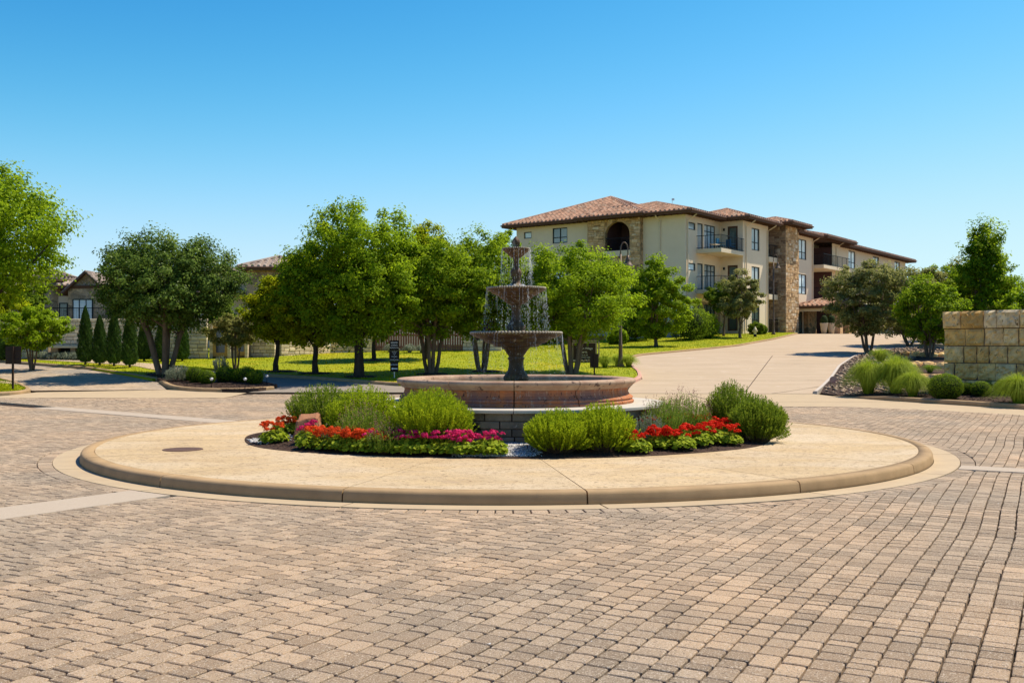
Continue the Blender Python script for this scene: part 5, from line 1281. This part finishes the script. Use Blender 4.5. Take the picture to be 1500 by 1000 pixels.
# balcony slabs and railings in the first re-entrant corner
def balcony(a0, a1, b0, b1, z, chairs=True, rail_sides=('f','l'), deep=.3):
    s = bbox('balcony_slab', m_stucco2, a0, a1, b0, b1, z-deep, z+.02)
    mb = MB(); zz = z-BZ
    def run(p, q):
        L = math.hypot(q[0]-p[0], q[1]-p[1]); n = int(L/.11)
        for i in range(n+1):
            t_ = i/n; x = p[0]+(q[0]-p[0])*t_; y = p[1]+(q[1]-p[1])*t_; w_ = .03 if i % 12 == 0 else .009; mb.box(x-w_/2, x+w_/2, y-w_/2, y+w_/2, zz+.02, zz+1.05)
        mb.beam((p[0],p[1],zz+1.07), (q[0],q[1],zz+1.07), .05, .04); mb.beam((p[0],p[1],zz+.12), (q[0],q[1],zz+.12), .03, .03)
    run((a0+.05,b0+.05), (a1-.02,b0+.05)); 
    if 'l' in rail_sides: run((a0+.05,b0+.05), (a0+.05,b1))
    mb.build('railing', m_iron, s)
    return s
for z in FL[1:]: balcony(1.9, 6.4, -2.15, 0, z)
mb = MB(); z = FL[0]-BZ
for i in range(36): mb.box(2.0+i*.12, 2.012+i*.12, -2.2, -2.19, z, z+1.05)
mb.box(2.0,6.3,-2.22,-2.17,z+1.05,z+1.1); mb.build('patio_railing', m_iron, B)
def chair(label, a, b, z, mm, face=0):
    # patio chair standing on a balcony, a thing of its own
    w3 = Vector((13.55,80,0))+Vector((.5906*a-.807*b, .807*a+.5906*b, z+.02))
    t = thing('patio_chair', label, 'chair', w3, ang+face, 'patio chairs on the balconies')
    mb = MB(); mb.box(-.27,.27,-.27,.27,.38,.44); mb.build('seat', mm, t); mb = MB(); mb.beam((0,.26,.42),(0,.36,1.0),.5,.05,up=(1,0,0)) if False else mb.box(-.27,.27,.24,.30,.44,1.0); mb.build('backrest', mm, t)
    for sx in (-.24,.24):
        for sy in (-.24,.24): mb = MB(); mb.box(sx-.02,sx+.02,sy-.02,sy+.02,0,.38); mb.build('leg', m_iron, t)
        mb = MB(); mb.box(sx-.03,sx+.03,-.25,.25,.60,.64); mb.build('armrest', mm, t)
chair('blue chair in the left half of the upper corner balcony', 4.1,-1.1,FL[2],m_blue); chair('blue chair in the right half of the upper corner balcony', 5.6,-1.3,FL[2],m_blue,1.2)
chair('dark chair behind the railing of the arched loggia', .6,5.6,FL[2],m_iron,-1.4); chair('blue chair on the narrow top balcony beside the stone tower', 12.3,-1.2,FL[2],m_blue)
# a little table with a white cooler by the first chair
t = thing('patio_table', 'low pale table in the upper corner balcony', 'table', Vector((13.55,80,0))+Vector((.5906*2.7+.807*1.2, .807*2.7-.5906*1.2, FL[2]+.02)), ang)
mb = MB(); mb.box(-.4,.4,-.25,.25,.35,.40); mb.build('top', m_cap, t)
for sx in (-.36,.33):
    for sy in (-.21,.18): mb = MB(); mb.box(sx,sx+.03,sy,sy+.03,0,.35); mb.build('leg', m_iron, t)
# recess between a 11.68 and 13.7
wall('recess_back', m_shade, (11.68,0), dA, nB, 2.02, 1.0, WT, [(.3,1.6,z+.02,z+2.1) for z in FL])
for z in FL: window((11.68,0), dA, nB, .3, 1.6, z+.02, z+2.1, 0, 0, kind='sliding_door', m=m_glassd)
wall('wall', m_stucco, (11.68,-2), (0,1), (1,0), 2, 1.0, WT)
for z in FL[1:]: balcony(11.7, 13.68, -2.1, 0, z, rail_sides=('f',), deep=.42)
wall('tower_side', m_ashlar, (13.7,-2.8), dB, nA, 2.8, 1.0, WT+.25)
wall('tower_front', m_veneer, (13.7,-2.8), dA, nB, 3.1, 1.0, WT+.25)
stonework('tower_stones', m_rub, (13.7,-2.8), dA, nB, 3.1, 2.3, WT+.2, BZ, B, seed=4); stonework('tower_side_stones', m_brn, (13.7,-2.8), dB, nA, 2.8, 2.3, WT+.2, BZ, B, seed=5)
wall('tower_side', m_ashlar, (16.8,-2.8), dB, (1,0), .8, 1.0, WT+.25)
mb = MB(); z = FL[0]-BZ
for i in range(18): mb.box(11.7+i*.115, 11.71+i*.115, -2.1, -2.08, z-.2, z+1.05)
mb.box(11.7,13.7,-2.12,-2.06,z+1.05,z+1.1); mb.build('patio_railing', m_iron, B)
# wall B
hB = [(18.95-16.8,20.9-16.8,z+.35,z+2.2) for z in FL[1:]]+[(18.6-16.8,19.9-16.8,FL[0]-.1,FL[0]+2.1)]
wall('wall', m_stucco, (16.8,-2), dA, nB, 5.87, 1.0, WT-.1, hB)
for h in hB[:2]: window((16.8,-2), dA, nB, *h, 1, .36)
window((16.8,-2), dA, nB, *hB[2], 1, 0, m=m_glassd, kind='door')
# deep balcony bay
wall('wall', m_stucco, (22.67,0), dA, nB, 7.23, 1.0, WT-.1, [(.4,1.5,z+.02,z+2.1) for z in FL])
for z in FL: window((22.67,0), dA, nB, .4, 1.5, z+.02, z+2.1, 0, 0, kind='door', m=m_glassd)
wall('wall', m_stucco, (22.67,-2), (0,1), (1,0), 2, 1.0, WT-.1)
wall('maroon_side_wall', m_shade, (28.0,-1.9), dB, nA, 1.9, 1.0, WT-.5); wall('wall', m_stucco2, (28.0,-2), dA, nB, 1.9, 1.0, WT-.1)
for z in FL[1:]: balcony(22.75, 30.4, -3.0, 0, z, rail_sides=('f','l'))
# far wing
hC = [(33.0-29.9+8.2*k,35.2-29.9+8.2*k,z+.35,z+2.2) for k in range(3) for z in FL]
wall('wall', m_stucco, (29.9,-2), dA, nB, 24, 1.0, WT-.1, hC)
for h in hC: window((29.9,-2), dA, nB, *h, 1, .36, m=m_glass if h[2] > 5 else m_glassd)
wall('wall', m_stucco, (53.9,-2), (0,1), (1,0), 14, 1.0, WT-.1)
# garage plinth under the left wing
hg = [(6.5,8.5,1.0,2.55),(8.9,10.8,1.0,2.55),(11.2,13.2,1.0,2.55)]
wall('garage_wall', mat('garage_concrete', (.50,.45,.37), (.44,.39,.32), 1, .9), (-1.2,0), dB, nA, 16.6, 1.0, 3.35, hg, depth=1.1)
bbox('garage_top', m_stucco2, -1.3, 0, -.1, 16.6, 3.35, 3.47)
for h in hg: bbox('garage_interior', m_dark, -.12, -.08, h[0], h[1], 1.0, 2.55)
wall('garage_wall', m_stucco2, (-1.2,0), dA, nB, 1.2, 1.0, 3.35)
# downpipes with swan necks
for (a, b, sx, sy) in ((-.09,2.2,-1,0),(.25,-.09,0,-1),(6.9,-2.09,0,-1),(11.4,-2.09,0,-1),(22.4,-2.09,0,-1),(29.0,-2.09,0,-1)):
    mb = MB(); z1 = WT-.45-BZ; mb.tube([(a,b,1.8),(a,b,z1),(a+sx*.75,b+sy*.75,z1+.42),(a+sx*.80,b+sy*.80,z1+.72)], .05, 6); mb.build('downpipe', m_stucco2, B)
mb = MB(); mb.box(-.03,0,2.9,3.2,8.0-BZ,8.06-BZ); mb.box(-.03,0,1.0,2.9,7.9-BZ,7.905-BZ); mb.build('wall_vent', m_iron, B)
# hip roofs with barrel tiles in real relief
def hip(a0, a1, b0, b1, ze, sl=.385, m=m_tile, parent=None, bz=BZ, soff=True, th=.24, rafters=True):
    par = parent or B; w_ = min(a1-a0, b1-b0)/2; H = w_*sl; A = (a0+w_, b0+w_); C2 = (a1-w_, b1-w_)
    if a1-a0 >= b1-b0: r0, r1 = (a0+w_, b0+w_), (a1-w_, b0+w_)
    else: r0, r1 = (a0+w_, b0+w_), (a0+w_, b1-w_)
    z0 = ze-bz; r = MB(); c = [(a0,b0),(a1,b0),(a1,b1),(a0,b1)]
    V = [(x, y, z0+th) for x, y in c]+[(*r0, z0+th+H), (*r1, z0+th+H)]
    if a1-a0 >= b1-b0: F = [(0,1,5,4),(1,2,5),(2,3,4,5),(3,0,4)]
    else: F = [(0,1,4),(1,2,5,4),(2,3,5),(3,0,4,5)]
    r.add(V, F, .5); roof = r.build('roof', m, par)
    mb = MB(); tw = .40
    def ribs(p, q, inw, slope_end):   # eave from p to q, inward dir, function length(u)
        L = math.hypot(q[0]-p[0], q[1]-p[1]); d = ((q[0]-p[0])/L, (q[1]-p[1])/L); n = int(L/tw)
        for i in range(n):
            u = (i+.5)*L/n; run = min(u, L-u, w_)
            if run < .12: continue
            nseg = max(1, int(run/.42)); x0, y0 = p[0]+d[0]*u, p[1]+d[1]*u
            for s in range(nseg):
                t0 = run*s/nseg-(.06 if s == 0 else 0); t1 = run*(s+1)/nseg+.03; lift0 = .045; lift1 = .012; hw = .12; vs = []
                for t_, lf in ((t0, lift0), (t1, lift1)):
                    bx_, by_ = x0+inw[0]*t_, y0+inw[1]*t_; bz_ = z0+th+t_*sl
                    for (k, zz) in ((-1,0),(-.5,.12),(.5,.12),(1,0)): vs.append((bx_+d[0]*hw*k, by_+d[1]*hw*k, bz_+zz+lf*.8))
                mb.add(vs, [(0,1,5,4),(1,2,6,5),(2,3,7,6),(0,3,2,1)])
    ribs(c[0], c[1], (0,1), 0); ribs(c[1], c[2], (-1,0), 0); ribs(c[2], c[3], (0,-1), 0); ribs(c[3], c[0], (1,0), 0)
    mb.build('roof_tiles', m, roof, kind='stuff')
    hb = MB()
    for (p, q) in ((V[0],V[4]),(V[3],V[5] if a1-a0 < b1-b0 else V[4]),(V[1],V[4] if a1-a0 < b1-b0 else V[5]),(V[2],V[5]),(V[4],V[5])):
        if (Vector(p)-Vector(q)).length > .05: hb.tube([Vector(p)+Vector((0,0,.06)), Vector(q)+Vector((0,0,.06))], .10, 6)
    hb.build('hip_tiles', m, roof)
    f = MB(); e = .05
    f.box(a0-.02, a1+.02, b0-.04, b0, z0, z0+th); f.box(a0-.02, a1+.02, b1, b1+.04, z0, z0+th); f.box(a0-.04, a0-.02, b0-.04, b1+.04, z0, z0+th); f.box(a1+.02, a1+.04, b0-.04, b1+.04, z0, z0+th)
    f.build('fascia', m_fascia, roof)
    g = MB(); g.tube([(a0-.08,b0-.09,z0+th-.06),(a1+.08,b0-.09,z0+th-.06)], .07, 6); g.tube([(a0-.10,b0-.08,z0+th-.06),(a0-.10,b1+.08,z0+th-.06)], .07, 6); g.build('gutter', m_fascia, roof)
    if soff:
        s = MB(); s.box(a0+.01, a1-.01, b0+.01, b1-.01, z0+.10, z0+.13); s.build('soffit', m_fascia, roof)
        rf = MB(); x = a0+.3
        while x < a1-.2: rf.box(x, x+.08, b0+.02, b0+.95, z0, z0+.10); x += .6
        y = b0+.3
        while y < b1-.2: rf.box(a0+.02, a0+.95, y, y+.08, z0, z0+.10); y += .6
        rf.build('rafter_tails', m_fascia, roof, kind='stuff')
    return roof
hip(-.9, 12.9, 3.4, 17.2, WT-.02)
hip(-.92, 30, -.92, 11.9, WT-.015, .27)
hip(-1.35, 3.0, 3.1, 9.4, WT+.005, .40)
hip(5.5, 12.5, -2.9, 4.1, WT+.01, .32)
hip(12.9, 17.7, -3.7, 1.5, WT+.22, .28)
hip(16.5, 23.4, -2.9, 6, WT-.12, .24)
hip(22.9, 31.5, -3.3, 6.5, WT-.08, .26)
hip(30.5, 55, -2.9, 13, WT-.30, .2)
# entrance porch
pr = hip(17.3, 23.4, -6.6, -2.02, FL[0]+2.15, .32, soff=True, rafters=False)
for (a, b) in ((17.8,-6.2),(20.2,-6.2)):
    bbox('porch_column', m_veneer, a, a+.75, b, b+.75, 2.2, FL[0]+1.95)
for (a, b) in ((22.6,-6.1),): bbox('porch_post', m_stucco2, a, a+.3, b, b+.3, 2.2, FL[0]+1.95)
bbox('porch_beam', m_stucco2, 17.6, 23.1, -6.3, -6.05, FL[0]+1.9, FL[0]+2.16); bbox('porch_beam', m_stucco2, 17.6, 17.85, -6.05, -2.05, FL[0]+1.9, FL[0]+2.16)
bbox('porch_back', m_veneer, 20.2, 22.5, -2.4, -2.05, 2.2, FL[0]+2.1)
mb = MB(); mb.tube([(6.5,4.5,13.3-BZ),(6.5,4.5,14.35-BZ)], .02, 5); mb.box(6.49,6.51,4.3,4.55,14.2-BZ,14.38-BZ); mb.build('roof_vane', m_silver, B)
# planters by the porch
for i, (px, Y, lb) in enumerate(((1207,88,'left tall tapered planter by the entrance porch'),(1218,88.3,'right tall tapered planter by the entrance porch'))):
    x = (px-750)/1500*Y; t = thing('planter', lb, 'planter', (x, Y, T(x, Y)), 0, 'planters by the entrance porch')
    mb = MB(); mb.lathe([(.0,0),(.2,0),(.28,.5),(.34,.9),(.36,.95),(.33,.95),(.30,.85),(.0,.85)], 16); mb.build('pot', mat('planter_stone', (.50,.40,.28), None), t, smooth=True)
    mb = MB(); mb.ball((0,0,1.15), .32, 10, 7, (1,1,1.4), .3); mb.build('clipped_plant', mat_inner, t, smooth=True)
# low wing with garage row behind the rock bed
t = thing('garage_row', 'low beige building with a row of green glazed doors behind the crape myrtles', 'building', (34.5,100,2.5), R(20))
mb = MB(); mb.box(0,18,0,6,0,2.3); mb.build('wall', m_stucco2, t)
for k in range(6):
    mb = MB(); x = .6+k*2.9
    mb.box(x,x+.08,-.06,-.002,.0,2.0); mb.box(x+2.1,x+2.18,-.06,-.002,0,2.0); mb.box(x+.08,x+2.1,-.06,-.002,1.92,2.0); mb.box(x+1.05,x+1.12,-.06,-.002,0,1.92); f = mb.build('glazed_door', m_frame, t)
    mb = MB(); mb.box(x+.08,x+2.1,-.03,-.002,.0,1.92); mb.build('pane', m_glassd, f)
    mb = MB(); mb.box(x+2.3,x+2.7,-.12,-.002,0,2.25); mb.build('pilaster', m_stucco2, t)
mb = MB(); mb.box(-.2,18.2,-.4,6.2,2.3,2.45); mb.build('roof_slab', m_fascia, t)

# ================================================================= HOUSES BEHIND THE LEFT WALL
def house(label, px, Y, zb, rz, build):
    t = thing('stone_house', label, 'house', ((px-750)/1500*Y, Y, zb), rz); build(t); return t
def lwall(t, m, x0, x1, y0, y1, z0, z1, nm='wall'): mb = MB(); mb.box(x0,x1,y0,y1,z0,z1); return mb.build(nm, m, t)
def lwin(t, x0, x1, y, z0, z1, mull=2, m=m_glass, kind='window'):
    mb = MB(); f=.07; mb.box(x0,x0+f,y-.06,y-.004,z0,z1); mb.box(x1-f,x1,y-.06,y-.004,z0,z1); mb.box(x0+f,x1-f,y-.06,y-.004,z1-f,z1); mb.box(x0+f,x1-f,y-.06,y-.004,z0,z0+f)
    for i in range(mull): c = x0+(x1-x0)*(i+1)/(mull+1); mb.box(c-.03,c+.03,y-.055,y-.004,z0+f,z1-f)
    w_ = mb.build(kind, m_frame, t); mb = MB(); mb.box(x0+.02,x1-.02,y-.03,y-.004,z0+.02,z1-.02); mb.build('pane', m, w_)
def gable(t, x0, x1, y0, y1, ze, H, m=m_tile2, ov=.35):
    """gable facing -y, ridge along y"""
    cx = (x0+x1)/2; mb = MB(); sl = H/((x1-x0)/2); X0, X1 = x0-ov, x1+ov; za = ze-ov*sl; th = .14
    for (xa, za_, xb, zb_) in ((X0, za, cx, ze+H), (cx, ze+H, X1, za)):
        mb.add([(xa,y0-ov,za_),(xb,y0-ov,zb_),(xb,y1,zb_),(xa,y1,za_),(xa,y0-ov,za_+th),(xb,y0-ov,zb_+th),(xb,y1,zb_+th),(xa,y1,za_+th)], [(0,1,2,3),(7,6,5,4),(0,4,5,1),(3,2,6,7),(0,3,7,4),(1,5,6,2)], .5)
    r = mb.build('roof', m_fascia, t); tb = MB(); 
    for sgn in (-1, 1):
        y = y0-ov+.1
        while y < y1:
            xe = cx+sgn*(X1-cx); n = 8
            for s in range(n):
                a, b = s/n, (s+1)/n; pts = [(xe+(cx-xe)*a, za+th+(ze+H-za)*a+.04), (xe+(cx-xe)*b, za+th+(ze+H-za)*b+.01)]
                vs = []
                for (x, z) in pts:
                    for (k, zz) in ((-.10,0),(-.05,.07),(.05,.07),(.10,0)): vs.append((x, y+k, z+zz))
                tb.add(vs, [(0,1,5,4),(1,2,6,5),(2,3,7,6),(0,3,2,1)] if sgn > 0 else [(4,5,1,0),(5,6,2,1),(6,7,3,2),(1,2,3,0)])
            y += .28
    tb.build('roof_tiles', m, r, kind='stuff')
    mb = MB(); mb.add([(x0,y0,ze),(x1,y0,ze),(cx,y0,ze+H)], [(0,1,2)], .5); mb.build('gable_wall', m_veneer2, t)
m_veneer2 = stonemat('tan_rubble_stone', (.64,.43,.25), (.42,.27,.155), (.52,.40,.27), .5, .34, voro=True)
m_tan = mat('tan_stucco', (.66,.50,.35), (.60,.45,.31), 1, .9)
def railing(t, x0, x1, y, z):
    mb = MB(); x = x0
    while x < x1: mb.box(x, x+.012, y, y+.012, z, z+1.0); x += .12
    mb.box(x0, x1, y-.02, y+.03, z+1.0, z+1.05); mb.box(x0, x1, y-.01, y+.02, z+.08, z+.11); mb.build('railing', m_iron, t)
def H1(t):
    # round turret, gabled front, side wing
    mb = MB(); mb.lathe([(1.75,-2),(1.75,3.25)], 28, c=(-1.0,1.5)); mb.build('turret_wall', m_veneer2, t)
    mb = MB(); mb.lathe([(2.15,3.2),(2.15,3.38),(0,4.25)], 28, c=(-1.0,1.5), wob=None); r = mb.build('turret_roof', m_tile2, t)
    mb = MB()
    for k in range(40):
        a = 2*PI*k/40; mb.tube([(-1+2.2*math.cos(a),1.5+2.2*math.sin(a),3.42),(-1+.3*math.cos(a),1.5+.3*math.sin(a),4.15)], [.08,.02], 5)
    mb.build('roof_tiles', m_tile2, r, kind='stuff')
    mb = MB(); mb.lathe([(2.12,3.05),(2.18,3.05),(2.18,3.22)], 28, c=(-1.0,1.5)); mb.build('fascia', m_fascia, r)
    lwall(t, m_veneer2, 1.4,4.2,0,5,-2,2.35); gable(t,1.4,4.2,0,6,2.35,1.25)
    lwin(t, 1.75,3.25,0,.15,1.75, 2)
    lwall(t, m_tan, .3,1.38,.5,5,-2,2.0,'entry_wall'); lwin(t,.5,1.15,.5,.0,1.5,0,m_glassd,'door')
    lwall(t, m_veneer2, 4.22,9.5,1.0,6,-2,2.6,'wing_wall'); lwin(t,4.8,5.9,1.0,.1,1.8,1); lwin(t,7.4,8.6,1.0,.1,1.8,1)
    gable(t, 2.2,6.5,2.5,9,3.0,1.15)
    rr = hip(.0,10.4,-.0,6.8,2.5,.36,m_tile2,t,0)
    railing(t, -.5, 9.5, -2.2, .0)
house('tan stone house with round turret and small gable behind the long wall', 72, 74, 3.35, R(-3), H1)
def H2_(t):
    lwall(t, m_tan, -3.5,.0,0,6,-3,2.9); lwall(t, m_veneer2, 0.02,3.8,-.8,6,-3,3.3,'stone_wall'); lwin(t,1.6,2.7,-.8,1.3,2.6,0)
    gable(t,-3.5,.0,0,5,2.6,1.0); hip(-.5,4.4,-1.3,5.2,3.25,.36,m_tile2,t,0); hip(1,9,2,10,3.0,.36,m_tile2,t,0)
    hip(-3.9,-.3,-.9,.9,1.5,.3,m_tile2,t,0,soff=False)
house('tan house with grey tiled hipped roof rising above the young lawn trees', 364, 72, 3.7, R(4), H2_)
def H3(t):
    lwall(t, m_tan, -5,3,0,6,-3,2.6); hip(-5.6,3.6,-.6,6.6,2.6,.36,m_tile2,t,0); lwin(t,-1,0.2,0,.6,1.9,1)
house('pale house mostly hidden behind the big left oak', 0, 82, 3.0, 0, H3)

# ================================================================= LAMPS, SIGNS, HYDRANT
def lamp(label, px, Y, ztop, side, base_stone=False):
    x = (px-750)/1500*Y; z = T(x, Y)+.08; H = ztop-z; t = thing('street_lamp', label, 'street lamp', (x, Y, z), 0, 'bronze hook lamps by the driveway')
    mb = MB(); mb.lathe([(.0,0),(.17,0),(.17,.10),(.12,.16),(.10,.5),(.085,.95),(.10,1.0),(.10,1.04),(.07,1.08),(.062,2.4),(.05,H-.55),(.0,H-.55)], 16); mb.build('pole', m_bronze, t, smooth=True)
    r = .17; mb = MB(); pts = [(0,0,H-.6)]+[(side*(r-r*math.cos(a)),0,H-.35+(.35)*math.sin(a)) for a in [PI*i/12 for i in range(13)]]+[(side*2*r,0,H-.62)]
    mb.tube(pts, .028, 8); mb.build('hook_arm', m_bronze, t, smooth=True)
    mb = MB(); c = side*2*r
    mb.lathe([(.0,H-.60),(.06,H-.60),(.065,H-.72),(.10,H-.76),(.11,H-.84),(.10,H-.86),(.15,H-.93),(.20,H-1.02),(.27,H-1.10),(.272,H-1.12),(.25,H-1.12),(.0,H-1.05)], 20, c=(c,0)); mb.build('lamp_shade', m_bronze, t, smooth=True)
    mb = MB(); mb.ball((c,0,H-1.08), .09, 10, 6, (1,1,.7)); mb.build('bulb', m_cap, t, smooth=True)
lamp('bronze hook lamp rising through the crape myrtle at the driveway corner', 909, 47.5, ext(47.5,355), 1)
lamp('bronze hook lamp on the far lawn in front of the stone tower', 1133, 82.5, ext(82.5,373), 1)
q = G(1106, 495); t = thing('fire_hydrant', 'cream fire hydrant with dark foot on the far lawn', 'hydrant', (q.x, q.y, q.z+.08))
mb = MB(); mb.lathe([(.0,0),(.15,0),(.15,.05),(.12,.06),(.12,.20),(.0,.20)], 14); mb.build('foot', m_iron, t)
mb = MB(); mb.lathe([(.11,.2),(.11,.52),(.15,.53),(.15,.57),(.12,.60),(.10,.68),(.05,.74),(.03,.76),(.03,.80),(.0,.80)], 14); mb.build('barrel', m_hyd, t, smooth=True)
for s in (-1, 1): mb = MB(); mb.tube([(s*.08,0,.45),(s*.20,0,.45)], .06, 8); mb.build('outlet_cap', m_hyd, t)
mb = MB(); mb.tube([(0,-.08,.42),(0,-.22,.42)], .075, 8); mb.build('outlet_cap', m_hyd, t)
def text(s, size, loc, m, parent, align='CENTER', ext_=.004, sx=1):
    c = bpy.data.curves.new('lettering', 'FONT'); c.body = s; c.size = size; c.align_x = align; c.align_y = 'CENTER'; c.extrude = ext_; c.resolution_u = 2
    o = bpy.data.objects.new('lettering', c); col.objects.link(o); dg = bpy.context.evaluated_depsgraph_get(); me = bpy.data.meshes.new_from_object(o.evaluated_get(dg))
    bpy.data.objects.remove(o); me.materials.clear(); me.materials.append(m); o = link('lettering', me, parent); o.location = loc; o.rotation_euler = (R(90),0,0); o.scale = (sx,1,1); return o
# arrow sign
q = at(577.5, 41.5); t = thing('arrow_sign', 'tall near black sign in three panels with a white arrow pointing left', 'sign', (q.x, q.y, q.z+.08)); 
def zz(py): return ext(41.5, py)-q.z-.08
for (y0, y1, w_) in ((498.3,513.3,.37),(513.7,528.7,.41),(529.2,544.5,.33)):
    mb = MB(); mb.box(-w_/2, w_/2, 0, .03, zz(y1), zz(y0)); mb.build('panel', m_signk, t)
mb = MB(); mb.box(-.017,.017,.03,.06,-.1,zz(500)); mb.build('post', m_silver, t)
for s, py, sz in (('SENIOR',501.8,.085),('LIVING',505.6,.085),('RESIDENCES',509.3,.062),('VILLAGE',515.5,.05),('CLUB',517.8,.05),('&',520.0,.045),('WELLNESS',522.2,.05),('&',524.4,.045),('CENTER ANNEX',526.9,.05),('ENTRANCE',534.0,.065)):
    text(s, sz, (0,-.006,zz(py)), m_white, t)
mb = MB(); az = zz(539.8); mb.prism([(-.13,0),(-.05,.05),(-.05,.02),(.13,.02),(.13,-.02),(-.05,-.02),(-.05,-.05)][::-1], 0, .008, bottom=True)
o = mb.build('arrow', m_white, t); o.rotation_euler = (R(90),0,0); o.location = (0,-.001,az)
# brown entrance sign with frame
Ys = 50.5; q = at(856, Ys); t = thing('leasing_sign', 'brown framed sign with cream lettering and right pointing arrow beside bundled trunks', 'sign', (q.x, q.y, q.z+.06))
def zs_(py): return ext(Ys, py)-q.z-.06
mb = MB(); mb.box(-.55,.55,0,.08,zs_(531),zs_(502.5)); mb.build('board', m_sign, t)
m_gold = mat('tan_sign_frame', (.42,.33,.20), (.36,.28,.17), 6, .8)
fr = MB(); fr.box(-.62,-.55,-.02,.10,zs_(532),zs_(501)); fr.box(.55,.62,-.02,.10,zs_(532),zs_(501)); fr.box(-.55,.55,-.02,.10,zs_(502.5),zs_(501)); fr.box(-.55,.55,-.02,.10,zs_(532.5),zs_(531)); fr.build('frame', m_gold, t)
fr = MB(); fr.box(-.72,-.66,.12,.22,0,zs_(498.5)); fr.box(.70,.76,.12,.22,0,zs_(498.5)); fr.box(-.72,.76,.12,.22,zs_(499.7),zs_(498.2)); fr.build('back_frame', m_gold, t)
text('Tuscan Village', .15, (0,-.006,zs_(510.2)), m_let, t, sx=.95); text('APTS', .13, (.0,-.006,zs_(516)), m_let, t); text('55 & UP', .085, (.02,-.006,zs_(520.2)), m_let, t); text('RECREATION CENTER', .085, (0,-.006,zs_(523.4)), m_let, t)
mb = MB(); mb.box(-.14,.10,-.008,-.001,zs_(527.9),zs_(527.3)); mb.add([(.10,-.008,zs_(529)),(.18,-.008,zs_(527.6)),(.10,-.008,zs_(526.2))], [(0,1,2)]); mb.build('arrow', m_let, t)
mb = MB()
for i in range(14): mb.ball((-.55+i*.085, .0, .10+.04*math.sin(i*3)), .07, 7, 5, (1,.8,.9), .3)
mb.build('stone_footing', m_rough, t)
# backs of two signs
def backsign(label, px, Y, y0, y1, ybase, w_):
    x = (px-750)/1500*Y; zb_ = ext(Y, ybase); t = thing('sign', label, 'sign', (x, Y, zb_), 0); z0, z1 = ext(Y,y1)-zb_, ext(Y,y0)-zb_
    mb = MB(); mb.box(-w_/2, w_/2, 0, .012, z0, z1); mb.build('panel', m_sign, t); mb = MB(); mb.box(-.03,.03,-.06,-.001,-.1,z1); mb.build('post', mat('sign_post_paint', (.05,.03,.02), None), t)
    mb = MB(); mb.box(-w_/2+.05,w_/2-.05,-.02,-.001,z0+.12,z0+.16); mb.box(-w_/2+.05,w_/2-.05,-.02,-.001,z1-.16,z1-.12); mb.build('bracket', m_sign, t)
backsign('back of a square dark brown road sign on the corner lawn', 19.5, 36.4, 507, 533, 570, .56)
backsign('dark back of a small square sign beside the red kerb', 870.5, 42.8, 518, 538, 552, .36)
# path lights
for i, (px, py, lb) in enumerate(((310,573,'path light in front of the third boxwood'),(359,573,'path light in front of the right boxwoods'),(391,568,'path light at the nose of the mulch bed'))):
    q = G(px, py); t = thing('path_light', lb, 'path light', (q.x, q.y, q.z+.11), 0, 'path lights in the mulch bed')
    mb = MB(); mb.tube([(0,0,-.05),(0,0,.28)], .012, 6); mb.build('stake', m_iron, t)
    mb = MB(); mb.lathe([(.0,.28),(.05,.28),(.055,.33),(.0,.33)], 10); mb.build('lens', m_silver, t)
    mb = MB(); mb.lathe([(.07,.33),(.075,.34),(.02,.38),(.0,.385)], 10); mb.build('hood', m_silver, t)
x, y, z = onbed(1221, 33.8); t = thing('plant_marker', 'small faded pink marker disc on a stake in the river rocks', 'marker', (11.25, 35.9, HB(11.25,35.9)))
mb = MB(); mb.tube([(0,0,-.1),(0,0,.30)], .012, 5); mb.build('stake', m_iron, t)
mb = MB(); mb.lathe([(.0,-.01),(.12,-.01),(.12,.01),(.0,.01)], 16); o = mb.build('disc', m_red, t); o.rotation_euler = (R(90),0,0); o.location = (0,-.02,.40)
